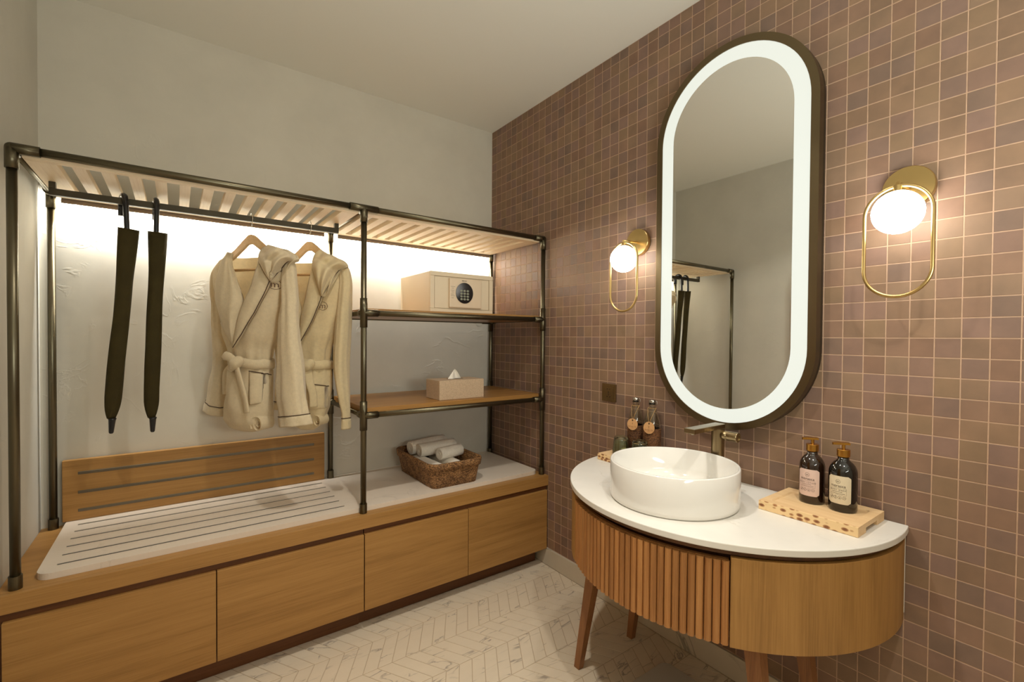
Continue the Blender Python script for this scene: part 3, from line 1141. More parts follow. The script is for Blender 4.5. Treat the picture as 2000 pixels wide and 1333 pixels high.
# ================================================================== SOCKET
sk = thing('wall_socket', (0, -0.966, 0.94), 'square bronze wall socket on the tiles above the glass bottles', 'socket')
obj('plate', MB().box(-0.0085, -0.0005, -1.006, -0.927, 0.900, 0.979, 0.0015), M['brass_dark'], sk)
obj('socket_face', MB().box(-0.0098, -0.0086, -0.993, -0.940, 0.912, 0.967, 0.0004), M['brass_dark'], sk)
mb = MB()
for (dy, dz) in ((-0.007, 0.016), (0.007, 0.016)):
    mb.lathe([(0, -0.0102), (0.0022, -0.0102), (0.0022, -0.0092)], (0, -0.9665 + dy, 0.94 + dz), 10, False, 'x')
mb.box(-0.0102, -0.0092, -0.968, -0.965, 0.936, 0.946)
mb.box(-0.0102, -0.0092, -0.968, -0.965, 0.928, 0.933)
for s in (-1, 1):
    mb.box(-0.0102, -0.0092, -0.9665 + s * 0.008 - 0.0028, -0.9665 + s * 0.008 + 0.0028, 0.9195, 0.9235)
obj('socket_holes', mb, M['black'], sk, kind='stuff')

# ================================================================== VANITY
VX, VY = -0.0857, -1.5242
CT1, CT0 = 0.6925, 0.6752
VR = 0.486
VZ0, VZ1 = 0.440, 0.657


def arc_pts(R, a0, a1, n):
    return [(VX + R * cos(radians(a0 + (a1 - a0) * k / n)), VY + R * sin(radians(a0 + (a1 - a0) * k / n))) for k in range(n + 1)]


def wall_ang(R, xw=-0.012):
    return math.degrees(math.acos((xw - VX) / R))


ctR = 0.4925
aw = wall_ang(ctR, -0.0015)
obj('vanity_countertop', MB().prism(arc_pts(ctR, aw, 360 - aw, 96), CT0, CT1, bev=0.0022), M['quartz'],
    label='round-fronted white quartz countertop against the tiled wall', cat='countertop')

van = thing('vanity_cabinet', (VX - 0.2, VY, 0), 'half-round wooden vanity with fluted drawer on splayed legs', 'vanity')


def arc_slab(R0, R1, a0, a1, z0, z1, n=24, bev=0.0):
    return MB().prism(arc_pts(R1, a0, a1, n) + arc_pts(R0, a1, a0, n), z0, z1, bev)


A_J = 146.5
aV = wall_ang(VR, -0.0075)
obj('side_panel', arc_slab(VR - 0.016, VR, 360 - A_J + 0.15, 360 - aV, VZ0, VZ1, 40, 0.0008), M['oak_z'], van)
obj('side_panel', arc_slab(VR - 0.016, VR, aV, A_J - 0.15, VZ0, VZ1, 40, 0.0008), M['oak_z'], van)
aR = wall_ang(0.462, -0.0125)
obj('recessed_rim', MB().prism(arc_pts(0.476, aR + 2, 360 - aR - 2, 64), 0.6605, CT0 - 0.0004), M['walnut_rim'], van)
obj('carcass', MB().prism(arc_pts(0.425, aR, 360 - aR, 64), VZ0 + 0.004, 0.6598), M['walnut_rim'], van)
dr = obj('drawer', arc_slab(0.4585, 0.4705, A_J + 0.2, 360 - A_J - 0.2, VZ0 + 0.002, 0.6455, 40), M['teak'], van)
# fluted slats of the drawer front
NS = 29
da = (360 - 2 * A_J) / NS
half = (0.478 * radians(da)) / 2 - 0.0007
prof = [(-half, 0.0), (-half, 0.006)] + [(-half * cos(pi * k / 6), 0.006 + 0.0075 * sin(pi * k / 6)) for k in range(1, 6)] + [(half, 0.006), (half, 0.0)]
me_s = None
for k in range(NS):
    a = radians(A_J + da * (k + 0.5))
    if me_s is None:
        mb = MB()
        n = len(prof)
        vs = [(p[1], p[0], z) for z in (0, 0.2035) for p in prof]
        mb.add(vs, [tuple(range(n))[::-1], tuple(range(n, 2 * n))] + [(i, (i + 1) % n, n + (i + 1) % n, n + i) for i in range(n)])
        me_s = mb.mesh('flute')
        me_s.materials.append(M['teak'])
    o = bpy.data.objects.new('flute', me_s)
    o.parent = dr
    o.location = (VX + 0.4707 * cos(a), VY + 0.4707 * sin(a), VZ0 + 0.0005)
    o.rotation_euler = (0, 0, a)
    COL.objects.link(o)
# sealant line where the right side panel meets the tiles
ysr = VY - sqrt(VR ** 2 - VX ** 2)
obj('sealant_line', MB().box(-0.0070, -0.0045, ysr - 0.002, ysr - 0.0005, VZ0 + 0.02, 0.668), M['tissue'], van)
# four tapered splayed legs
for (bx, by) in ((-0.400, -1.191), (-0.114, -1.191), (-0.412, -1.858), (-0.126, -1.858)):
    sgn = 1 if by > VY else -1
    tx = bx + (-0.005 if bx > -0.2 else 0.028)
    ty = by - sgn * 0.060
    hb_, ht_ = 0.011, 0.019
    vs = []
    for (cx, cy, h, z) in ((bx, by, hb_, 0.0006), (tx, ty, ht_, VZ0 + 0.0035)):
        vs += [(cx - h, cy - h * 1.1, z), (cx + h, cy - h * 1.1, z), (cx + h, cy + h * 1.1, z), (cx - h, cy + h * 1.1, z)]
    mb = MB().add(vs, [(3, 2, 1, 0), (4, 5, 6, 7), (0, 1, 5, 4), (1, 2, 6, 5), (2, 3, 7, 6), (3, 0, 4, 7)])
    obj('leg', mb, M['walnut_leg'], van)

# ---- basin
BX, BY, BR, BZ1 = -0.3331, -1.5223, 0.1880, 0.8070
z0 = CT1 + 0.0004
prof = [(0, 0.0), (0.176, 0.0), (0.1835, 0.0015), (0.1868, 0.006), (BR, 0.014), (BR, BZ1 - z0 - 0.003), (BR - 0.002, BZ1 - z0), (BR - 0.006, BZ1 - z0),
        (BR - 0.008, BZ1 - z0 - 0.002), (BR - 0.010, 0.045), (BR - 0.016, 0.028), (BR - 0.032, 0.019), (0.10, 0.015), (0.03, 0.0115), (0, 0.0115)]
bas = thing('basin', (BX, BY, z0), 'round white ceramic basin on the vanity countertop', 'basin')
obj('bowl', MB().lathe(prof, (BX, BY, z0), 96), M['ceramic'], bas)
obj('drain', MB().lathe([(0, 0.0135), (0.019, 0.0135), (0.021, 0.0120), (0.021, 0.009)], (BX, BY, z0), 28), M['brass_dark'], bas)

# ---- faucet
fx, fy = -0.114, -1.541
fa = thing('basin_faucet', (fx, fy, CT1), 'antique brass basin faucet with a flat spout, below the mirror', 'faucet')
mb = MB().lathe([(0, 0.0005), (0.0235, 0.0005), (0.0235, 0.005), (0.0205, 0.0055), (0.0205, 0.193), (0, 0.193)], (fx, fy, CT1), 32, False)
for k in range(len(mb.sm)): mb.sm[k] = False
obj('column', mb, M['brass_dark'], fa)
obj('spout', MB().box(-0.272, fx + 0.020, -1.555, -1.519, CT1 + 0.1935, CT1 + 0.2085, 0.0012), M['brass_dark'], fa)
obj('aerator', MB().lathe([(0, 0.0), (0.010, 0.0), (0.010, 0.004), (0, 0.004)], (-0.256, -1.537, CT1 + 0.1893), 18, False), M['metal_clip'], fa)
mb = MB().cyl((fx, fy - 0.016, 0.8665), (fx, fy - 0.0345, 0.8665), 0.0155, 28)
obj('handle_neck', mb, M['brass_dark'], fa)
obj('handle', MB().lathe([(0, -0.0350), (0.0160, -0.0350), (0.0160, -0.0670), (0.0148, -0.0685), (0.0120, -0.0685), (0.0118, -0.0660), (0, -0.0660)], (fx, fy, 0.8665), 32, False, 'y'), M['brass_dark'], fa)

# ================================================================== TRAYS, BOTTLES, GLASSES
def tray(x0, x1, y0, y1, lab):
    t = thing('wooden_tray', ((x0 + x1) / 2, (y0 + y1) / 2, CT1), lab, 'tray')
    zt = CT1 + 0.0255
    zb = CT1 + 0.0004
    zi = CT1 + 0.0215
    # body: long sides stand on the top, ends are notched below to make grips
    mb = MB()
    mb.box(x0 + 0.004, x0 + 0.055, y0, y1, zb, CT1 + 0.013)
    mb.box(x1 - 0.055, x1 - 0.001, y0, y1, zb, CT1 + 0.013)
    mb.box(x0 + 0.055, x1 - 0.055, y0 + 0.06, y1 - 0.06, zb, CT1 + 0.013)
    mb.box(x0 + 0.004, x1, y0, y1, CT1 + 0.013, zi)
    obj('tray_body', mb, M['tray_wood'], t)
    ring = MB()
    a = [(x0 + 0.004, y0), (x1, y0), (x1, y1), (x0 + 0.004, y1)]
    b = rounded_rect(x0 + 0.020, x1 - 0.022, y0 + 0.022, y1 - 0.022, 0.018, 5)
    bm = bmesh.new()
    va = [bm.verts.new((p[0], p[1], zt)) for p in a]
    vb = [bm.verts.new((p[0], p[1], zt)) for p in b]
    es = [bm.edges.new((va[i], va[(i + 1) % 4])) for i in range(4)] + [bm.edges.new((vb[i], vb[(i + 1) % len(vb)])) for i in range(len(vb))]
    bmesh.ops.triangle_fill(bm, edges=es, use_beauty=True)
    kill = [f for f in bm.faces if all(v in vb for v in f.verts)]
    bmesh.ops.delete(bm, geom=kill, context='FACES_ONLY')
    ring.bm(bm)
    na, nb = 4, len(b)
    ring.add([(p[0], p[1], zt) for p in a] + [(p[0], p[1], zi) for p in a], [(i, (i + 1) % 4, 4 + (i + 1) % 4, 4 + i) for i in range(4)])
    bi = rounded_rect(x0 + 0.024, x1 - 0.026, y0 + 0.026, y1 - 0.026, 0.016, 5)
    ring.add([(p[0], p[1], zt) for p in b] + [(p[0], p[1], zi) for p in bi], [(i, (i + 1) % nb, nb + (i + 1) % nb, nb + i) for i in range(nb)])
    obj('tray_rim', ring, M['tray_wood'], t)
    obj('bark_edge', MB().box(x0, x0 + 0.0042, y0, y1, zb, zt, 0.001), M['tray_edge'], t, label='front edge spotted with dark knots')
    return t


tray(-0.205, -0.012, -1.960, -1.719, 'pine tray with knot-spotted edge holding the two pump bottles')
tray(-0.188, -0.008, -1.312, -1.073, 'pine tray with knot-spotted edge under the glasses, behind the basin')
TZ = CT1 + 0.0217


def soap(x, y, r, mat, labmat, words, lab, face):
    """face: azimuth the label looks to"""
    t = thing('pump_bottle', (x, y, TZ), lab, 'bottle')
    prof = [(0, 0), (r - 0.004, 0), (r - 0.001, 0.0015), (r, 0.005), (r, 0.100), (r * 0.985, 0.108), (r * 0.93, 0.116), (r * 0.82, 0.124), (r * 0.66, 0.131), (r * 0.50, 0.1355),
            (0.0135, 0.139), (0.0130, 0.147), (0, 0.147)]
    obj('bottle_body', MB().lathe(prof, (x, y, TZ), 40), mat, t)
    obj('collar', MB().lathe([(0, 0.1475), (0.0150, 0.1475), (0.0155, 0.1485), (0.0155, 0.1660), (0.0148, 0.1668), (0, 0.1668)], (x, y, TZ), 28, False), M['gold'], t)
    mb = MB().lathe([(0, 0.1670), (0.0042, 0.1670), (0.0042, 0.1800), (0, 0.1800)], (x, y, TZ), 16, False)
    d = Vector((-0.6, 0.8, 0)).normalized()
    s = Vector((-d.y, d.x, 0))
    c = Vector((x, y, TZ + 0.1830))
    pts = []
    for u, w in ((-0.013, 0.0085), (0.010, 0.0085), (0.026, 0.0045), (0.027, 0.0)):
        pts.append((u, w))
    outl = pts + [(u, -w) for u, w in reversed(pts[:-1])]
    vs = [tuple(c + d * u + s * w + Vector((0, 0, h - max(0, u - 0.012) * 0.12))) for h in (-0.0028, 0.0028) for u, w in outl]
    n = len(outl)
    mb.add(vs, [tuple(range(n))[::-1], tuple(range(n, 2 * n))] + [(i, (i + 1) % n, n + (i + 1) % n, n + i) for i in range(n)])
    obj('pump_head', mb, M['gold'], t)
    rl = r + 0.0006
    W_, z0_, z1_ = 0.0285 * 1.0, 0.0230, 0.0985

    def wrap(u, v, e=0.0):
        a = face + u / rl
        return (x + (rl + e) * cos(a), y + (rl + e) * sin(a), TZ + v)
    # label: rounded corners on a curved sheet
    rows = []
    nr, nc = 16, 16
    rc = 0.007
    for i in range(nr + 1):
        v = z0_ + (z1_ - z0_) * i / nr
        dv = max(0, rc - (v - z0_), rc - (z1_ - v))
        inset = rc - sqrt(max(0, rc * rc - dv * dv))
        rows.append([wrap((W_ - inset) * (-1 + 2 * k / nc), v) for k in range(nc + 1)])
    lb = MB().grid(rows)
    inner = [[(p[0] + (x - p[0]) * 0.012, p[1] + (y - p[1]) * 0.012, p[2]) for p in r_] for r_ in rows]
    lb.grid(inner)
    lo = obj('bottle_label', lb, labmat, t)
    # print
    pm = MB()
    e = 0.0004
    f = lambda u, v: wrap(u - 0.002, v, e)
    put_text(pm, 'm', 0.0075, f, dy=0.0835)
    vs, fs = ring2d(0.0050, 0.0055, 24)
    pm.add([f(u, v + 0.0835) for u, v in vs], fs)
    put_text(pm, 'morasca', 0.0105, f, dy=0.0715)
    put_text(pm, words, 0.0050, f, dy=0.0605, spacing=1.35)
    hw = 0.0195
    for (ua, ub, va, vb) in ((-hw, hw, 0.0650, 0.0653), (-hw, hw, 0.0475, 0.0478), (-hw, -hw + 0.0003, 0.0475, 0.0653), (hw - 0.0003, hw, 0.0475, 0.0653),
                             (-0.014, 0.010, 0.0553, 0.0560), (-0.017, 0.016, 0.0508, 0.0515)):
        pm.grid([[f(ua + (ub - ua) * k / 8, v) for k in range(9)] for v in (va, vb)])
    for q, u in enumerate((-0.0150, -0.0055, 0.0045, 0.0145)):
        vs, fs = ring2d(0.0036, 0.0041, 18)
        pm.add([f(a + u, b + 0.0405) for a, b in vs], fs)
        if q == 0:
            pm.add([f(u - 0.0028, 0.0382), f(u - 0.0020, 0.0376), f(u + 0.0028, 0.0428), f(u + 0.0020, 0.0434)], [(0, 1, 2, 3)])
        elif q == 1:
            pm.grid([[f(u - 0.0004, 0.0375), f(u + 0.0004, 0.0375)], [f(u - 0.0004, 0.0435), f(u + 0.0004, 0.0435)]])
        elif q == 2:
            pm.add([f(u + 0.0012 * cos(k * pi / 4), 0.0400 + 0.0012 * sin(k * pi / 4)) for k in range(8)], [tuple(range(8))])
        else:
            pm.grid([[f(u - 0.0018, 0.0401), f(u + 0.0018, 0.0401)], [f(u - 0.0018, 0.0409), f(u + 0.0018, 0.0409)]])
    obj('label_print', pm, M['ink'], lo, kind='stuff')
    return t


fa1 = atan2(_CL.y + 1.809, _CL.x + 0.080) - 0.30
soap(-0.080, -1.809, 0.0320, M['amber'], M['label_pink'], 'BODY LOTION', 'amber pump bottle with a pink label on the right tray', fa1)
soap(-0.080, -1.8855, 0.0335, M['amber2'], M['label_cream'], 'BODY WASH', 'dark amber pump bottle with a cream label on the right tray', fa1 - 0.02)


def swing_bottle(x, y, r, lab, tagdir):
    t = thing('swing_top_bottle', (x, y, TZ), lab, 'bottle')
    ro = r - 0.0022
    prof = [(0, 0), (ro - 0.003, 0), (ro, 0.003), (ro, 0.124), (ro * 0.93, 0.140), (ro * 0.74, 0.164), (ro * 0.53, 0.186), (0.0135, 0.196), (0.0125, 0.207), (0.0140, 0.208), (0.0140, 0.213), (0.0125, 0.215),
            (0.0100, 0.215), (0.0100, 0.196), (ro * 0.50 - 0.001, 0.185), (ro * 0.71 - 0.001, 0.163), (ro * 0.90 - 0.001, 0.139), (ro - 0.0025, 0.123), (ro - 0.0025, 0.005), (0, 0.005)]
    obj('bottle_glass', MB().lathe(prof, (x, y, TZ), 36), M['bottle_glass'], t)
    obj('woven_sleeve', MB().lathe([(ro + 0.0002, 0.0005), (r, 0.0005), (r, 0.1165), (r - 0.0006, 0.1175), (ro + 0.0002, 0.1175)], (x, y, TZ), 36), M['cork'], t)
    obj('stopper', MB().lathe([(0, 0.2154), (0.0125, 0.2154), (0.0135, 0.218), (0.0135, 0.224), (0.0120, 0.2275), (0, 0.2275)], (x, y, TZ), 24), M['metal_clip'], t)
    d = Vector((cos(tagdir), sin(tagdir), 0))
    s = Vector((-d.y, d.x, 0))
    c = Vector((x, y, TZ))
    wire = [c + s * 0.0145 + Vector((0, 0, 0.206)), c + s * 0.019 + Vector((0, 0, 0.213)), c + s * 0.0175 + Vector((0, 0, 0.222)), c + s * 0.013 + Vector((0, 0, 0.2245))]
    obj('wire_clip', MB().tube(wire, 0.0011, 8), M['metal_clip'], t)
    # twine loop round the neck, down to the tag
    R_ = 0.0155
    loop = [c + Vector((R_ * cos(a), R_ * sin(a), 0.196)) for a in [tagdir + 2 * pi * k / 18 for k in range(19)]]
    tg = c + d * (r + 0.004) + Vector((0, 0, 0.1415))
    mb = MB().tube(loop, 0.0011, 6)
    for w in (-1, 1):
        mb.tube([c + d * 0.006 + s * (w * R_) + Vector((0, 0, 0.195)), c + d * (r * 0.75) + s * (w * 0.009) + Vector((0, 0, 0.170)), tg + s * w * 0.001], 0.0011, 6)
    obj('twine', mb, M['twine'], t)
    # round kraft tag with a hole and print
    tc = c + d * (r + 0.0035) + Vector((0, 0, 0.1235))
    up = (Vector((0, 0, 1)) + d * -0.06).normalized()
    mb = MB()
    n = 36
    hr, hc = 0.0030, 0.0155
    for h in (0.0, 0.0011):
        vs, fs = [], []
        for k in range(n):
            a = 2 * pi * k / n
            for rr_, oy in ((0.0215, 0.0), (hr, hc)):
                vs.append(tc + d * h + s * (rr_ * cos(a) * (1.0 if rr_ > 0.01 else 1)) + up * (rr_ * sin(a) * (1.08 if rr_ > 0.01 else 1) + oy))
        fs = [(2 * k, 2 * k + 1, (2 * k + 3) % (2 * n), (2 * k + 2) % (2 * n)) for k in range(n)]
        mb.add(vs, fs)
    vs = [tc + d * h + s * (0.0215 * cos(2 * pi * k / n)) + up * (0.0215 * 1.08 * sin(2 * pi * k / n)) for h in (0.0, 0.0011) for k in range(n)]
    mb.add(vs, [(k, (k + 1) % n, n + (k + 1) % n, n + k) for k in range(n)])
    tg_o = obj('round_tag', mb, M['tag'], t)
    pm = MB()
    f = lambda u, v: tuple(tc + d * 0.0014 + s * u + up * v)
    put_text(pm, 'Drink Up', 0.0085, f, dy=-0.0085)
    pm.add([f(-0.005, -0.0152), f(0.005, -0.0152), f(0.005, -0.0144), f(-0.005, -0.0144)], [(0, 1, 2, 3)])
    pm.add([f(-0.0006, -0.001), f(0.0006, -0.001), f(0.0006, 0.007), f(-0.0006, 0.007)], [(0, 1, 2, 3)])
    pm.add([f(-0.0022, 0.004), f(0.0022, 0.004), f(0.0022, 0.005), f(-0.0022, 0.005)], [(0, 1, 2, 3)])
    obj('tag_print', pm, M['burn'], tg_o, kind='stuff')
    return t


camdir = lambda x, y: atan2(_CL.y - y, _CL.x - x)
swing_bottle(-0.052, -1.153, 0.0325, 'swing-top glass bottle in a woven sleeve, on the left tray nearer the corner', camdir(-0.052, -1.153) - 0.35)
swing_bottle(-0.056, -1.236, 0.0345, 'swing-top glass bottle in a woven sleeve, on the left tray nearer the faucet', camdir(-0.056, -1.236) - 0.30)


def tumbler(x, y, lab):
    prof = []
    H = 0.076
    outer = [(0.0320, 0.0), (0.0330, 0.002), (0.0325, 0.02), (0.0305, 0.045), (0.0280, 0.064), (0.0260, 0.072), (0.0235, H), (0.012, H - 0.0005), (0, H - 0.002)]
    inner = [(0, H - 0.010), (0.020, H - 0.010), (0.0240, H - 0.014), (0.0275, 0.045), (0.0295, 0.02), (0.0300, 0.0)]
    prof = outer[::-1] + inner[::-1]
    prof = [p for p in outer] + [p for p in inner]
    t = thing('tumbler', (x, y, TZ), lab, 'glass')
    obj('glass_body', MB().lathe(prof + [outer[0]], (x, y, TZ), 36), M['green_glass'], t)
    return t


tumbler(-0.128, -1.142, 'upside-down green glass tumbler at the left end of the left tray')
tumbler(-0.124, -1.232, 'upside-down green glass tumbler half hidden behind the basin rim')

# ================================================================== SAFE
sx0, sx1, sy0, sy1, sz0, sz1 = -0.604, -0.254, -0.400, -0.045, 1.2970, 1.4930
sf = thing('hotel_safe', (-0.43, -0.22, sz0), 'cream metal safe with a round black keypad on the upper oak shelf', 'safe')
obj('safe_body', MB().box(sx0, sx1, sy0 + 0.010, sy1, sz0, sz1, 0.004), M['safe'], sf)
mb = MB()
fw = 0.021
mb.box(sx0, sx1, sy0, sy0 + 0.0098, sz1 - fw, sz1, 0.002).box(sx0, sx1, sy0, sy0 + 0.0098, sz0, sz0 + fw, 0.002)
mb.box(sx0, sx0 + fw, sy0, sy0 + 0.0098, sz0 + fw + 0.0002, sz1 - fw - 0.0002, 0.001).box(sx1 - fw, sx1, sy0, sy0 + 0.0098, sz0 + fw + 0.0002, sz1 - fw - 0.0002, 0.001)
obj('face_frame', mb, M['safe'], sf)
obj('door', MB().box(sx0 + fw + 0.0025, sx1 - fw - 0.0025, sy0 + 0.0025, sy0 + 0.0097, sz0 + fw + 0.0025, sz1 - fw - 0.0025, 0.001), M['safe'], sf)
px0, px1 = sx0 + 0.096, sx1 - 0.075
obj('lock_panel', MB().box(px0, px1, sy0 - 0.012, sy0 + 0.0023, sz0 + fw + 0.006, sz1 - fw - 0.006, 0.004), M['safe_panel'], sf)
kc = (-0.428, 1.3965)
yk = sy0 - 0.0122
mb = MB()
n = 40
kw, kh = 0.0475, 0.0505
pts = [(kc[0] + kw * cos(2 * pi * k / n), kc[1] + kh * sin(2 * pi * k / n)) for k in range(n)]
pad = obj('keypad', MB().prism(pts, yk - 0.003, yk, axis='y'), M['black_gloss'], sf)
rows_ = (('1', '2', '3'), ('4', '5', '6'), ('7', '8', '9'), ('-', '0', '-'))
me_k = None
pm = MB()
for i, rw in enumerate(rows_):
    for j, ch in enumerate(rw):
        kx, kz = kc[0] + (j - 1) * 0.0176, kc[1] + 0.0105 - i * 0.0135
        if me_k is None:
            me_k = MB().lathe([(0, -0.0048), (0.0055, -0.0048), (0.0068, -0.0038), (0.0070, -0.003)], (0, yk, 0), 18, True, 'y').mesh('key')
            for v in me_k.vertices: v.co.z *= 0.76
            me_k.materials.append(M['key'])
        o = bpy.data.objects.new('key', me_k)
        o.parent = pad
        o.location = (kx, 0, kz)
        COL.objects.link(o)
        put_text(pm, ch, 0.0075, lambda u, v: (kx + u, yk - 0.0051, kz + v))
obj('key_print', pm, M['ink_key'], pad, kind='stuff')
obj('display_window', MB().prism([(kc[0] - 0.030, kc[1] + 0.021), (kc[0] + 0.030, kc[1] + 0.021), (kc[0] + 0.022, kc[1] + 0.036), (kc[0] + 0.008, kc[1] + 0.043), (kc[0] - 0.008, kc[1] + 0.043), (kc[0] - 0.022, kc[1] + 0.036)], yk - 0.0036, yk - 0.0031, axis='y'), M['black_gloss'], pad)
pm = MB()
def bar(xa, xb, z, h=0.0012):
    pm.add([(xa, yk - 0.0002, z - h), (xb, yk - 0.0002, z - h), (xb, yk - 0.0002, z + h), (xa, yk - 0.0002, z + h)], [(0, 1, 2, 3)])
bar(-0.442, -0.430, 1.4557, 0.0017)
bar(-0.4285, -0.424, 1.4557, 0.0013)
bar(-0.4232, -0.4195, 1.4557, 0.0013)
bar(-0.4187, -0.4155, 1.4557, 0.0013)
for k, (xa, xb) in enumerate(((0, 0.022), (0.003, 0.016), (0, 0.018), (0.003, 0.016), (0, 0.016), (0, 0.021), (0.003, 0.015))):
    bar(px0 + 0.006 + xa, px0 + 0.006 + xb, 1.425 - k * 0.0078 - (k // 2) * 0.0025, 0.0006)
obj('panel_print', pm, M['ink'], sf, kind='stuff')

# ================================================================== TISSUE BOX
tz0 = 0.8907
tb = thing('tissue_box', (-0.47, -0.40, tz0), 'taupe linen tissue box with a white tissue peeking out, lower shelf', 'tissue box')
tx0, tx1, ty0, ty1, tz1 = -0.592, -0.352, -0.474, -0.334, 0.981
obj('box', MB().box(tx0, tx1, ty0, ty1, tz0, tz1, 0.002), M['linen'], tb)
obj('slot', MB().prism([(-0.472 + 0.045 * cos(2 * pi * k / 24), -0.404 + 0.014 * sin(2 * pi * k / 24)) for k in range(24)], tz1 - 0.0005, tz1 + 0.0006), M['ink'], tb)
rows = []
for i in range(11):
    v = i / 10
    hw = 0.035 * (1 - v) ** 0.9 + 0.0015
    rows.append([(-0.476 + 0.004 * v + hw * (2 * k / 12 - 1), -0.404 + 0.010 * sin(3.0 * (k / 12 - 0.5) * 2 + v) * (1 - v * 0.6) + 0.006 * v, tz1 + 0.0008 + 0.046 * v) for k in range(13)])
mb = MB().grid(rows)
mb.grid([[(p[0], p[1] + 0.0012, p[2]) for p in r_] for r_ in rows])
obj('tissue', mb, M['tissue'], tb)

# ================================================================== BASKET WITH ROLLED TOWELS
bz0 = ST1 + 0.0003
kx0, kx1, ky0, ky1 = -0.622, -0.386, -0.478, -0.092
bk = thing('wicker_basket', (-0.50, -0.28, bz0), 'brown woven rattan basket full of rolled white towels', 'basket')
def rr(grow, r):
    return rounded_rect(kx0 - grow, kx1 + grow, ky0 - grow, ky1 + grow, r, 6)
prof = [(0.0, 0.0), (0.006, 0.03), (0.012, 0.06), (0.018, 0.088), (0.021, 0.110)]
mb = MB()
rows = [[(p[0], p[1], bz0 + h) for p in rr(g_, 0.028 + g_)] for g_, h in prof]
mb.grid(rows, True, True)
rows2 = [[(p[0], p[1], bz0 + max(h, 0.006)) for p in rr(g_ - 0.007, 0.022 + g_)] for g_, h in prof]
mb.grid(rows2, True, True)
nn = len(rows[0])
mb.add(rows[0], [tuple(range(nn))])
mb.add(rows2[0], [tuple(range(nn))])
mb.grid([rows[-1], rows2[-1]], False, True)
obj('basket_body', mb, M['rattan'], bk)
rows = [[(p[0], p[1], bz0 + h) for p in rr(g_, 0.028 + g_)] for g_, h in ((0.0195, 0.084), (0.0245, 0.084), (0.027, 0.098), (0.0285, 0.113), (0.026, 0.118), (0.018, 0.118), (0.015, 0.112))]
obj('rim_band', MB().grid(rows, True, True), M['rattan'], bk)


def towel(c, L, r, az, tilt, lab, seedv):
    """rolled towel: spiral sheet swept along its axis"""
    rg = random.Random(seedv)
    ax = Vector((cos(az), sin(az), tilt)).normalized()
    side = ax.cross(Vector((0, 0, 1))).normalized()
    up = side.cross(ax)
    c = Vector(c)
    mb = MB()
    turns, N = 2.6, 60
    ph = rg.uniform(0, 6)
    secs = []
    for s in range(9):
        u = -L / 2 + L * s / 8
        ring = []
        for k in range(N + 1):
            t = k / N
            a = ph + 2 * pi * turns * t
            rad = r * (0.16 + 0.84 * t) * (1 - 0.04 * (abs(s - 4) / 4) ** 3)
            rad *= 1 + 0.025 * sin(3 * a + s)
            ring.append(c + ax * (u * (1 - 0.04 * t)) + side * (rad * cos(a)) + up * (rad * sin(a) * 0.95))
        secs.append(ring)
    mb.grid(secs)
    # the folded outer skin closes to a thick roll with cupped ends
    rows = []
    for (u, f_) in ((-L / 2 + 0.004, 0.0), (-L / 2 + 0.002, 0.55), (-L / 2 - 0.001, 0.9), (-L / 2 + 0.001, 1.0), (-L / 4, 1.025), (L / 4, 1.025), (L / 2 - 0.001, 1.0), (L / 2 + 0.001, 0.9), (L / 2 - 0.002, 0.55), (L / 2 - 0.004, 0.0)):
        rows.append([c + ax * u + side * (r * 0.97 * f_ * cos(2 * pi * k / 30)) + up * (r * 0.92 * f_ * sin(2 * pi * k / 30)) for k in range(30)])
    mb.grid(rows, True, True)
    return obj('rolled_towel', mb, M['towel'], label=lab, cat='towel', group='rolled towels in the basket')


A_X = 0.22
towel((-0.560, -0.300, bz0 + 0.052), 0.29, 0.042, pi / 2 + 0.05, 0.0, 'rolled white towel lying lengthwise along the left side of the basket', 1)
towel((-0.452, -0.300, bz0 + 0.050), 0.30, 0.044, pi / 2 - 0.03, 0.0, 'rolled white towel lying lengthwise along the right side of the basket', 2)
towel((-0.498, -0.155, bz0 + 0.130), 0.205, 0.036, 0.10, 0.05, 'rolled white towel across the top of the pile, at the back', 3)
towel((-0.480, -0.229, bz0 + 0.126), 0.200, 0.035, 0.02, 0.03, 'rolled white towel across the top of the pile, in the middle', 4)
towel((-0.452, -0.318, bz0 + 0.118), 0.135, 0.031, 0.18, 0.02, 'short rolled white towel across the top of the pile, at the front', 5)

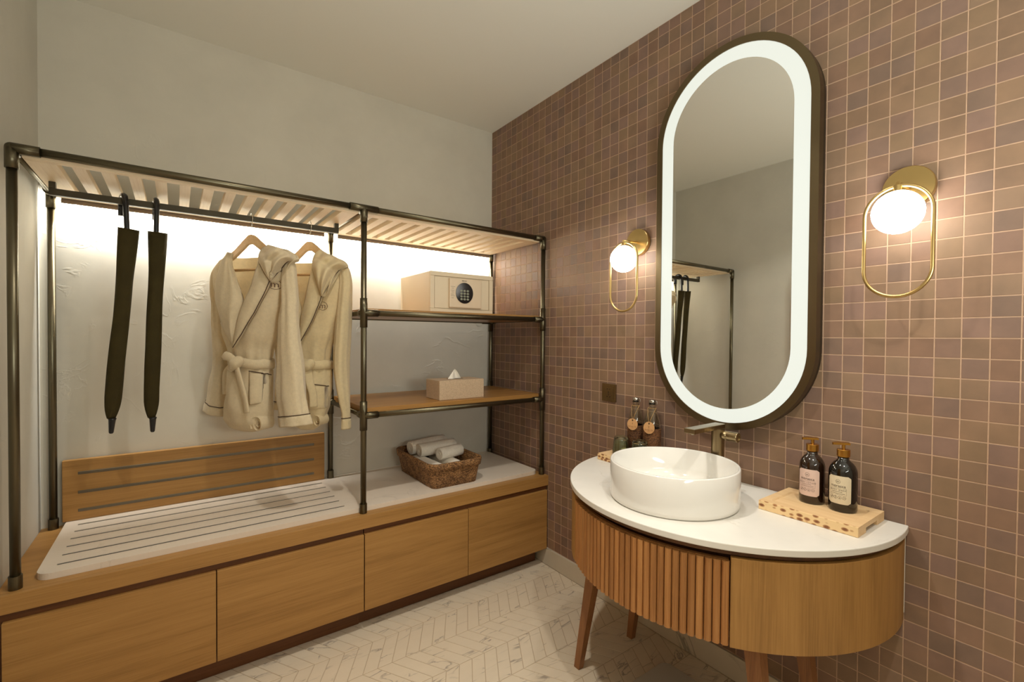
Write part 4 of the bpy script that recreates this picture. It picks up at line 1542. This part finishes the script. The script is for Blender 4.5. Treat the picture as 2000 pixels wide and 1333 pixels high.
# ================================================================== UMBRELLAS
def umbrella(hx, top, tip, hook_dir, rtop, lab, seedv):
    rg = random.Random(seedv)
    t = thing('umbrella', (hx, YH, HB1), lab, 'umbrella')
    top, tip = Vector(top), Vector(tip)
    ax = (tip - top).normalized()
    L = (tip - top).length
    # crook handle over the bar
    R = 0.030
    zc_ = HB1 + 0.0110 - R + 0.0
    pathc = []
    hd = Vector(hook_dir).normalized()
    c = Vector((hx, YH, HB1 + 0.0102 - R)) + hd * (0.0)
    for k in range(15):
        a = pi * k / 14
        pathc.append(c - hd * (R * cos(a)) + Vector((0, 0, R * sin(a))))
    start = c - hd * R
    path = [top + ax * 0.05, top, top + (start - top) * 0.5, start] + pathc[1:] + [c + hd * R * 1.02 - Vector((0, 0, 0.022)), c + hd * R * 1.0 - Vector((0, 0, 0.036))]
    # smooth the run a little
    obj('crook_handle', MB().tube(path, [0.0085] * 4 + [0.0092] * (len(path) - 4), 16), M['black'], t)
    # fabric sleeve
    u = Vector((1, 0, 0)) - ax * ax.x
    u.normalize()
    v = ax.cross(u)
    rows = []
    N = 40
    for i in range(46):
        s = i / 45
        d = 0.004 + s * (L - 0.058)
        base = rtop * (1 + 0.03 * sin(s * 9 + seedv)) if s < 0.9 else rtop
        if s < 0.30: base *= 1.0 + 0.22 * (1 - s / 0.30) ** 1.5
        if s > 0.88:
            q = (s - 0.88) / 0.12
            base *= 1 - 0.52 * q ** 2.2
        ring = []
        for k in range(N):
            a = 2 * pi * k / N
            fold = 0.07 * sin(3 * a + 2.1 * s + seedv) * (0.5 + 0.5 * sin(s * 7)) + (0.06 * sin(9 * a) * max(0, (s - 0.9) / 0.1))
            wob = 0.03 * sin(5 * a - 14 * s + seedv * 2)
            r_ = base * (1 + fold * 0.6 + wob)
            ring.append(top + ax * d + u * (r_ * cos(a)) + v * (r_ * 0.72 * sin(a)) + u * (0.004 * sin(s * 3.1 + seedv)))
        rows.append(ring)
    mb = MB().grid(rows, True, True)
    inner = [[p + (top + ax * (0.004 + (i / 45) * (L - 0.058)) - p) * 0.06 for p in r_] for i, r_ in enumerate(rows[:20])]
    mb.grid(inner, True, True)
    mb.grid([rows[0], inner[0]], False, True)
    mb.add(rows[-1], [tuple(range(N))])
    obj('fabric_sleeve', mb, M['olive'], t)
    # zip seam along the front
    zs_ = [rows[i][(30) % N] + (rows[i][30] - (top + ax * (0.004 + i / 45 * (L - 0.058)))) * 0.01 for i in range(0, 44)]
    obj('zip_seam', MB().tube(zs_, 0.0012, 6), M['black'], t)
    obj('tip_ferrule', MB().tube([tip - ax * 0.056, tip - ax * 0.052, tip - ax * 0.050, tip - ax * 0.004, tip], [0.0105, 0.0125, 0.0105, 0.0070, 0.0050], 16), M['black'], t)
    return t


umbrella(-1.712, (-1.700, -0.298, 1.552), (-1.752, -0.218, 0.832), (-0.28, 1, 0), 0.0235, 'olive umbrella hanging by its crook, nearer the left wall', 1)
umbrella(-1.622, (-1.620, -0.298, 1.551), (-1.636, -0.224, 0.825), (-0.10, 1, 0), 0.0228, 'olive umbrella hanging by its crook, next to the robes', 2)

# ================================================================== ROBES ON HANGERS
def interp(poly, t):
    """point at fraction t along a polyline (by index-free arc length)"""
    d = [0.0]
    for a, b in zip(poly, poly[1:]):
        d.append(d[-1] + math.hypot(b[0] - a[0], b[1] - a[1]))
    x = t * d[-1]
    for i in range(len(poly) - 1):
        if x <= d[i + 1] or i == len(poly) - 2:
            f = (x - d[i]) / max(1e-9, d[i + 1] - d[i])
            return (poly[i][0] + f * (poly[i + 1][0] - poly[i][0]), poly[i][1] + f * (poly[i + 1][1] - poly[i][1]))


def smooth_poly(poly, n=28):
    """Catmull-Rom through the points"""
    P = [poly[0]] + list(poly) + [poly[-1]]
    out = []
    seg = len(poly) - 1
    for i in range(n + 1):
        t = i / n * seg
        k = min(int(t), seg - 1)
        f = t - k
        p0, p1, p2, p3 = P[k], P[k + 1], P[k + 2], P[k + 3]
        out.append(tuple(0.5 * (2 * b + (c - a) * f + (2 * a - 5 * b + 4 * c - d) * f * f + (-a + 3 * b - 3 * c + d) * f ** 3) for a, b, c, d in zip(p0, p1, p2, p3)))
    return out


class Robe:
    """a bathrobe in its own frame: u along the hanger (towards the room), w to the front, z up"""

    def __init__(self, hx, ang, sections, shear, mat, lab, name_seed):
        self.h = Vector((hx, YH, 0))
        a = radians(ang)
        self.du = Vector((sin(a), -cos(a), 0))
        self.dw = Vector((-cos(a), -sin(a), 0))
        self.sec = sections
        self.sh = shear
        self.mat = mat
        self.t = thing('bathrobe', (hx, YH, 1.49), lab, 'bathrobe')
        self.seed = name_seed

    def P(self, u, w, z):
        q = Vector((u * 9 + self.seed * 3, w * 5, z * 7))
        a = mnoise.noise(q) * 0.0055 + mnoise.noise(q * 2.7) * 0.0028
        b = mnoise.noise(q + Vector((9, 4, 2))) * 0.004
        return self.h + self.du * (u + b) + self.dw * (w + a) + Vector((0, 0, z + b * 0.5))

    def section(self, z):
        s = self.sec
        if z >= s[0][0]: return s[0][1:]
        for a, b in zip(s, s[1:]):
            if z >= b[0]:
                f = (a[0] - z) / (a[0] - b[0])
                f = f * f * (3 - 2 * f) * 0.5 + f * 0.5
                return tuple(x + (y - x) * f for x, y in zip(a[1:], b[1:]))
        return s[-1][1:]

    def front(self, u, z):
        c, A, B = self.section(z)[:3]
        q = min(1.0, abs((u - c) / A)) if A > 0 else 1.0
        return B * (1 - q ** 2.4) ** (1 / 2.0) if q < 1 else 0.0

    def on_front(self, ut, z, off=0.0):
        """place a point whose line of sight meets the hanger plane at (ut, z) on the front of the body"""
        u = ut
        for _ in range(12):
            w = self.front(u, z) + off
            u = 0.5 * u + 0.5 * (ut + self.sh * w)
        return u, self.front(u, z) + off

    def body(self, hole):
        rows, info = [], []
        z_top, z_bot = self.sec[0][0], self.sec[-1][0]
        NZ, NA = 84, 96
        rg = self.seed
        for i in range(NZ + 1):
            z = z_top + (z_bot - z_top) * i / NZ
            c, A, B = self.section(z)[:3]
            gather = math.exp(-((z - 1.075) / 0.10) ** 2)
            skirt = 1.0 if z < 1.05 else 0.0
            row, ri = [], []
            for k in range(NA):
                a = 2 * pi * k / NA
                ca, sa = cos(a), sin(a)
                f = 1 + gather * 0.05 * sin(11 * a + rg) + 0.025 * sin(5 * a + 3 * z * 4 + rg) + skirt * 0.04 * sin(4 * a - z * 22 + rg * 2)
                u = c + A * f * (abs(ca) ** 0.9) * (1 if ca >= 0 else -1)
                w = B * f * (abs(sa) ** 0.95) * (1 if sa >= 0 else -1)
                row.append(self.P(u, w, z))
                ri.append((u - self.sh * w, z, w))
            rows.append(row)
            info.append(ri)

        def skip(i, k):
            ut, z, w = info[i][k]
            if w < 0.004: return False
            ins = False
            n = len(hole)
            for p in range(n):
                x1, y1 = hole[p]
                x2, y2 = hole[(p + 1) % n]
                if (y1 > z) != (y2 > z) and ut < (x2 - x1) * (z - y1) / (y2 - y1) + x1:
                    ins = not ins
            return ins
        mb = MB().grid(rows, True, True, skip)
        cap = rows[-1]
        mb.add(cap, [tuple(range(NA))], True)
        return obj('robe_body', mb, self.mat, self.t)

    def patch(self, name, left, right, off, bulge, mat=None, nr=30, nc=14, folds=0.0, nf=3, thick=0.010, parent=None, label=None, skew=0.0):
        Lp, Rp = smooth_poly(left, nr), smooth_poly(right, nr)
        rows, back = [], []
        for i in range(nr + 1):
            s = i / nr
            row, rb = [], []
            for k in range(nc + 1):
                q = k / nc
                ut = Lp[i][0] + (Rp[i][0] - Lp[i][0]) * q
                z = Lp[i][1] + (Rp[i][1] - Lp[i][1]) * q
                env = sin(pi * q) ** 0.7 if 0 < q < 1 else 0.0
                env2 = env * (sin(pi * min(1, max(0, s))) ** 0.5 if 0 < s < 1 else 0.0)
                o = off + bulge * env2 + folds * env2 * sin(2 * pi * nf * (q + skew * s) + self.seed)
                u, w = self.on_front(ut, z, o)
                row.append(self.P(u, w, z))
                rb.append(self.P(u, w - thick - bulge * env2 * 0.6, z))
            rows.append(row)
            back.append(rb)
        mb = MB().grid(rows)
        mb.grid(back)
        for a, b in ((rows[0], back[0]), (rows[-1], back[-1]), ([r[0] for r in rows], [r[0] for r in back]), ([r[-1] for r in rows], [r[-1] for r in back])):
            mb.grid([a, b])
        return obj(name, mb, mat or self.mat, parent or self.t, label)

    def line(self, pts, off, r=0.0016, name='piping', parent=None):
        pts = smooth_poly(pts, 30)
        P3 = []
        for ut, z in pts:
            u, w = self.on_front(ut, z, off)
            P3.append(self.P(u, w, z))
        return obj(name, MB().tube(P3, r, 6), M['piping'], parent or self.t, 'dark brown piping')

    def sleeve(self, path, name='sleeve', cuff=True, folds=0.06):
        """path rows: (u, w, z, half width along a, half depth, turn of the section in degrees)"""
        rows = []
        N = 36
        n = 40
        pp = smooth_poly(path, n)
        for i, (u, w, z, A, B, tw) in enumerate(pp):
            if i < n:
                d = Vector((pp[i + 1][0] - u, pp[i + 1][1] - w, pp[i + 1][2] - z)).normalized()
            e1 = Vector((cos(radians(tw)), sin(radians(tw)), 0))
            e1 = (e1 - d * e1.dot(d)).normalized()
            e2 = d.cross(e1)
            ring = []
            for k in range(N):
                a = 2 * pi * k / N
                f = 1 + folds * sin(3 * a + i * 0.12 + self.seed) + folds * 0.5 * sin(7 * a - i * 0.2)
                q = e1 * (A * f * cos(a)) + e2 * (B * f * sin(a))
                ring.append(self.P(u + q.x, w + q.y, z + q.z))
            rows.append(ring)
        mb = MB().grid(rows, True, True)
        cen = [sum((p for p in r_), Vector()) / N for r_ in rows]
        inn = [[p + (c - p) * 0.12 for p in r_] for r_, c in zip(rows[24:], cen[24:])]
        mb.grid(inn, True, True)
        mb.grid([rows[-1], inn[-1]], True, True)
        mb.add(rows[0], [tuple(range(N))], True)
        so = obj(name, mb, self.mat, self.t)
        if cuff:
            k0 = n - 5
            cr = [[p + (p - c) * (0.05 if j else 0.02) for p in r_] for j, (r_, c) in enumerate(zip(rows[k0:], cen[k0:]))]
            cm = MB().grid(cr, True, True)
            cin = [[p + (c - p) * 0.16 for p in r_] for r_, c in zip(cr, cen[k0:])]
            cm.grid(cin, True, True)
            cm.grid([cr[-1], cin[-1]], False, True)
            cm.grid([cr[0], cin[0]], False, True)
            obj('cuff', cm, self.mat, so)
            pl = [p + (p - cen[k0]) * 0.035 for p in rows[k0]]
            obj('piping', MB().tube(pl, 0.0016, 6, closed=True), M['piping'], so, 'dark brown piping')
        return so

    def belt(self, z0, tilt, knot, tails, loop):
        rows_o, rows_i = [], []
        N = 72
        prof = [(0.006, -0.019), (0.0145, -0.016), (0.0165, 0.0), (0.0145, 0.016), (0.006, 0.019)]
        grid = []
        for off, dz in prof:
            ring = []
            for k in range(N):
                a = 2 * pi * k / N
                c, A, B = self.section(z0)[:3]
                u = c + (A + off) * cos(a)
                w = (B + off) * sin(a)
                ring.append(self.P(u, w, z0 + dz + tilt * u + 0.0025 * sin(5 * a)))
            grid.append(ring)
        mb = MB().grid(grid, True, True)
        inner = []
        bo = obj('belt', mb, self.mat, self.t)
        ku, kz = knot
        u, w = self.on_front(ku, kz, 0.026)
        km = MB()
        kp = self.P(u, w, kz)
        rws = []
        for i in range(13):
            t = pi * i / 12
            ring = []
            for k in range(20):
                a = 2 * pi * k / 20
                r_ = 1 + 0.12 * sin(3 * a + 2 * t)
                p = self.du * (0.030 * sin(t) * cos(a) * r_) + self.dw * (0.019 * sin(t) * sin(a) * r_) + Vector((0, 0, 0.025 * cos(t) + 0.35 * 0.03 * sin(t) * cos(a)))
                ring.append(kp + p)
            rws.append(ring)
        km.grid(rws, True, True)
        obj('belt_knot', km, self.mat, bo)

        def strip(pts, hw, off, nm):
            pts = smooth_poly(pts, 18)
            Q = []
            for j, (ut, z) in enumerate(pts):
                u, w = self.on_front(ut, z, off)
                Q.append(self.P(u, w, z))
            obj(nm, MB().tube(Q, hw, 12, flat=None if False else (1.0, 0.38)), self.mat, bo)
        for pts, hw in tails:
            strip(pts, hw, 0.018, 'belt_tail')
        if loop:
            strip(loop, 0.017, 0.030, 'belt_bow')
        return bo

    def pocket(self, tl, tr, br, bl):
        left = [tl, ((tl[0] + bl[0]) / 2, (tl[1] + bl[1]) / 2), bl]
        right = [tr, ((tr[0] + br[0]) / 2, (tr[1] + br[1]) / 2), br]
        p = self.patch('pocket', left, right, 0.004, 0.006, thick=0.004, nr=16, nc=12)
        self.line([tl, ((tl[0] + tr[0]) / 2, (tl[1] + tr[1]) / 2 + 0.001), tr], 0.009, 0.0018, parent=p)
        return p

    def logo(self, c, r, rot=0.0):
        pm = MB()
        cr, sr = cos(rot), sin(rot)

        def f(a, b):
            x, y = a * cr - b * sr, a * sr + b * cr
            u0, w0 = self.on_front(c[0], c[1], 0.004)
            u = u0 + x
            z = c[1] + y
            return tuple(self.P(u, self.front(u, z) + 0.007, z))
        vs, fs = ring2d(r * 0.90, r, 36)
        pm.add([f(*v) for v in vs], fs)
        put_text(pm, 'm', r * 1.75, f, dx=0, dy=0)
        return obj('embroidered_logo', pm, M['emb'], self.t, 'round brown logo with a letter m', kind='stuff')

    def hem_roll(self, ut, z, r, off):
        """rolled end of the tucked-up skirt: a spiral of cloth"""
        u, w = self.on_front(ut, z, off)
        rows = []
        N = 70
        for d in (-0.05, -0.02, 0.0, 0.010):
            ring = []
            for k in range(N + 1):
                t = k / N
                a = 2 * pi * 2.4 * t + 1.2
                rad = r * (0.15 + 0.85 * t) * (0.92 if d > 0.005 else 1)
                ring.append(self.P(u + rad * 0.8 * cos(a), w + d + 0.012 * (1 - t) * -1, z + rad * sin(a)))
            rows.append(ring)
        mb = MB().grid(rows)
        rim = [[p + self.dw * (0.006 if j == 1 else 0) + (Vector((0, 0, 0))) for p in rows[-1]] for j in range(2)]
        mb.grid(rim)
        return obj('rolled_hem', mb, self.mat, self.t)


def hanger(R_, hx, lab):
    t = thing('coat_hanger', (hx, YH, HB1), lab, 'hanger')
    # wire hook over the bar
    c = Vector((hx, YH, HB1 - 0.0095))
    hk = []
    r = 0.0205
    ey = Vector((0.10, -1, 0)).normalized()
    for k in range(17):
        a = radians(-40 + 235 * k / 16)
        hk.append(c + ey * (r * cos(a)) * -1 + Vector((0, 0, r * sin(a) + 0.0015)))
    hk = hk[::-1]
    hk = hk[::-1]
    end = Vector((hx, YH, 1.588))
    path = hk + [c + ey * 0.010 + Vector((0, 0, -0.028)), c + Vector((0, 0, -0.040)), end]
    obj('hook', MB().tube(path, 0.0016, 8), M['metal_clip'], t)
    # shaped shoulders
    for s in (-1, 1):
        pts = [(0.0, 1.5855, 1.546), (0.012, 1.5835, 1.544), (0.030, 1.570, 1.531), (0.060, 1.544, 1.509), (0.095, 1.518, 1.486), (0.13, 1.496, 1.466), (0.158, 1.478, 1.450), (0.170, 1.466, 1.448)]
        sm = smooth_poly([(p[0], p[1], p[2]) for p in pts], 22)
        mb = MB()
        th = 0.0075
        rows = []
        for (u, zt, zb) in sm:
            curve = -0.06 * (u ** 2) * 4
            rows.append([tuple(R_.P(s * u, curve + wv, zv)) for wv, zv in ((-th * 0.6, zb), (-th, zb + 0.004), (-th, zt - 0.004), (-th * 0.6, zt), (th * 0.6, zt), (th, zt - 0.004), (th, zb + 0.004), (th * 0.6, zb))])
        mb.grid(rows, False, True)
        mb.add(rows[-1], [tuple(range(8))])
        mb.add(rows[0], [tuple(range(8))])
        obj('shoulder_arm', mb, M['hanger_wood'], t)
    obj('trouser_bar', MB().tube([R_.P(-0.150, -0.008, 1.4455), R_.P(0.150, -0.008, 1.4455)], 0.0052, 12), M['hanger_wood'], t)
    return t


SEC1 = [(1.500, -0.005, 0.105, 0.040), (1.480, -0.002, 0.145, 0.050), (1.450, 0.0, 0.178, 0.058), (1.400, 0.0, 0.178, 0.068), (1.300, 0.0, 0.155, 0.074), (1.200, 0.0, 0.122, 0.070),
        (1.120, -0.002, 0.088, 0.058), (1.075, -0.002, 0.078, 0.050), (1.030, -0.006, 0.090, 0.056), (0.960, -0.010, 0.100, 0.064), (0.890, -0.014, 0.102, 0.070), (0.845, -0.016, 0.098, 0.066), (0.815, -0.014, 0.078, 0.050), (0.800, -0.010, 0.040, 0.026)]
r1 = Robe(-1.321, 38, SEC1, 0.98, M['terry'], 'cream hooded bathrobe with tied belt, the left one next to the umbrellas', 1.3)
hanger(r1, -1.321, 'pale wooden hanger holding the left bathrobe')
r1.body([(-0.112, 1.56), (-0.095, 1.46), (-0.075, 1.39), (-0.041, 1.303), (0.0, 1.38), (0.045, 1.47), (0.075, 1.56)])
r1.patch('left_lapel', [(-0.115, 1.512), (-0.142, 1.475), (-0.165, 1.410), (-0.186, 1.338), (-0.158, 1.265), (-0.112, 1.180), (-0.089, 1.142)],
         [(-0.092, 1.505), (-0.096, 1.455), (-0.074, 1.390), (-0.043, 1.312), (-0.055, 1.250), (-0.076, 1.180), (-0.087, 1.142)], 0.010, 0.026, folds=0.004, nf=2, skew=0.6)
rl = r1.patch('right_lapel', [(0.034, 1.472), (0.014, 1.415), (-0.008, 1.360), (-0.043, 1.298), (-0.070, 1.215), (-0.090, 1.140)],
              [(0.050, 1.442), (0.084, 1.388), (0.050, 1.325), (0.004, 1.255), (-0.046, 1.186), (-0.086, 1.138)], 0.020, 0.014)
r1.line([(0.086, 1.388), (0.050, 1.325), (0.004, 1.255), (-0.046, 1.186), (-0.088, 1.136)], 0.023, parent=rl)
hd = r1.patch('hood', [(0.086, 1.387), (0.052, 1.428), (0.030, 1.470), (0.042, 1.512), (0.076, 1.534)],
              [(0.090, 1.385), (0.128, 1.425), (0.163, 1.458), (0.196, 1.470), (0.186, 1.492)], 0.034, 0.062, folds=0.014, nf=2, skew=-0.5, thick=0.03, nr=36, nc=26)
r1.line([(0.088, 1.386), (0.128, 1.424), (0.163, 1.457), (0.190, 1.470)], 0.037, parent=hd)
r1.line([(0.086, 1.388), (0.060, 1.418), (0.036, 1.452)], 0.037, 0.0009, parent=hd)
r1.sleeve([(-0.135, -0.005, 1.478, 0.020, 0.022, 0), (-0.170, -0.010, 1.420, 0.028, 0.032, 0), (-0.180, -0.015, 1.300, 0.030, 0.026, 0), (-0.176, -0.020, 1.090, 0.036, 0.024, 0),
           (-0.208, -0.025, 0.930, 0.046, 0.026, 0), (-0.226, -0.028, 0.858, 0.056, 0.030, 0)], folds=0.10)
r1.sleeve([(0.150, 0.004, 1.482, 0.022, 0.018, 0), (0.190, 0.010, 1.440, 0.026, 0.026, 0), (0.203, 0.018, 1.330, 0.032, 0.030, 0), (0.206, 0.026, 1.230, 0.038, 0.030, 0), (0.222, 0.035, 0.990, 0.060, 0.036, 0),
           (0.236, 0.040, 0.900, 0.064, 0.034, 0), (0.244, 0.042, 0.842, 0.066, 0.036, 0)], folds=0.10)
r1.belt(1.076, -0.10, (-0.073, 1.076), [([(-0.082, 1.062), (-0.118, 1.042), (-0.130, 1.005), (-0.132, 0.945)], 0.014), ([(-0.070, 1.060), (-0.052, 1.010), (-0.030, 0.945), (-0.016, 0.886)], 0.016)],
        [(-0.080, 1.082), (-0.100, 1.098), (-0.122, 1.104), (-0.132, 1.090)])
r1.pocket((-0.016, 1.044), (0.094, 1.028), (0.088, 0.924), (-0.008, 0.915))
r1.logo((0.113, 1.377), 0.0185, -0.10)
r1.hem_roll(0.055, 0.838, 0.036, 0.008)
lb = MB()
lb.box(-0.028, 0.028, -0.001, 0.001, -0.009, 0.009)
lbm = MB().add([r1.P(v[0] + 0.020, -0.040 + v[1], 1.478 + v[2]) for v in lb.v], lb.f)
obj('neck_label', lbm, M['tissue'], r1.t, 'small white neck label')

SEC2 = [(1.500, -0.005, 0.095, 0.040), (1.480, -0.002, 0.130, 0.048), (1.450, 0.0, 0.165, 0.056), (1.400, 0.0, 0.172, 0.066), (1.300, 0.0, 0.150, 0.070), (1.200, 0.0, 0.120, 0.066),
        (1.120, 0.004, 0.090, 0.054), (1.070, 0.006, 0.080, 0.048), (1.030, 0.006, 0.088, 0.052), (0.960, 0.004, 0.092, 0.058), (0.890, 0.000, 0.092, 0.060), (0.835, -0.006, 0.082, 0.054), (0.800, -0.010, 0.060, 0.040), (0.782, -0.010, 0.032, 0.020)]
r2 = Robe(-1.103, 42, SEC2, 0.69, M['terry2'], 'cream hooded bathrobe behind the first, nearer the shelves', 2.6)
hanger(r2, -1.103, 'pale wooden hanger holding the right bathrobe')
r2.body([(-0.092, 1.56), (-0.085, 1.46), (-0.065, 1.38), (-0.040, 1.27), (-0.010, 1.36), (0.022, 1.47), (0.05, 1.56)])
r2.patch('left_lapel', [(-0.100, 1.512), (-0.122, 1.470), (-0.135, 1.400), (-0.130, 1.310), (-0.100, 1.230), (-0.055, 1.175)],
         [(-0.078, 1.505), (-0.078, 1.455), (-0.060, 1.370), (-0.040, 1.280), (-0.044, 1.230), (-0.050, 1.175)], 0.010, 0.024, folds=0.004, nf=2)
rl = r2.patch('right_lapel', [(0.012, 1.472), (-0.004, 1.400), (-0.020, 1.330), (-0.040, 1.265), (-0.046, 1.215), (-0.048, 1.160)],
              [(0.030, 1.410), (0.056, 1.345), (0.034, 1.290), (0.006, 1.235), (-0.020, 1.190), (-0.044, 1.150)], 0.020, 0.014)
r2.line([(0.056, 1.345), (0.034, 1.290), (0.006, 1.235), (-0.020, 1.190), (-0.044, 1.150)], 0.023, parent=rl)
hd = r2.patch('hood', [(0.056, 1.344), (0.030, 1.405), (0.012, 1.470), (0.022, 1.515), (0.046, 1.540)],
              [(0.060, 1.342), (0.094, 1.395), (0.130, 1.445), (0.168, 1.468), (0.155, 1.492)], 0.034, 0.058, folds=0.014, nf=2, skew=-0.5, thick=0.02, nr=36, nc=26)
r2.line([(0.058, 1.343), (0.094, 1.394), (0.130, 1.444), (0.162, 1.468)], 0.037, parent=hd)
r2.sleeve([(-0.140, -0.005, 1.470, 0.020, 0.022, 0), (-0.160, -0.010, 1.420, 0.026, 0.030, 0), (-0.160, -0.015, 1.250, 0.030, 0.026, 0), (-0.145, -0.020, 1.050, 0.032, 0.024, 0),
           (-0.145, -0.022, 0.930, 0.036, 0.026, 0), (-0.145, -0.024, 0.860, 0.040, 0.026, 0)], folds=0.10)
r2.sleeve([(0.145, 0.000, 1.482, 0.022, 0.018, 0), (0.172, 0.005, 1.440, 0.024, 0.026, 0), (0.176, 0.010, 1.340, 0.028, 0.032, 0), (0.162, 0.018, 1.090, 0.030, 0.038, 0),
           (0.172, 0.020, 0.940, 0.022, 0.030, 0), (0.180, 0.020, 0.860, 0.016, 0.020, 0), (0.182, 0.020, 0.795, 0.016, 0.020, 0)], folds=0.10)
r2.belt(1.066, -0.06, (-0.010, 1.060), [([(-0.012, 1.050), (0.000, 1.000), (0.018, 0.940), (0.022, 0.890)], 0.016)], None)
r2.pocket((-0.004, 0.985), (0.092, 0.972), (0.088, 0.880), (-0.002, 0.875))
r2.logo((0.062, 1.306), 0.0180, 0.0)
r2.hem_roll(0.040, 0.828, 0.030, 0.006)

# ================================================================== BATHROOM SCALE UNDER THE VANITY
sc = thing('bathroom_scale', (-0.29, -1.516, 0), 'flat pale bathroom scale on the floor under the vanity', 'scale')
obj('scale_base', MB().prism(rounded_rect(-0.432, -0.148, -1.658, -1.374, 0.028, 6), 0.0006, 0.012), M['black'], sc)
obj('scale_platform', MB().prism(rounded_rect(-0.440, -0.140, -1.666, -1.366, 0.034, 8), 0.0122, 0.020, 0.002), M['scale_top'], sc)
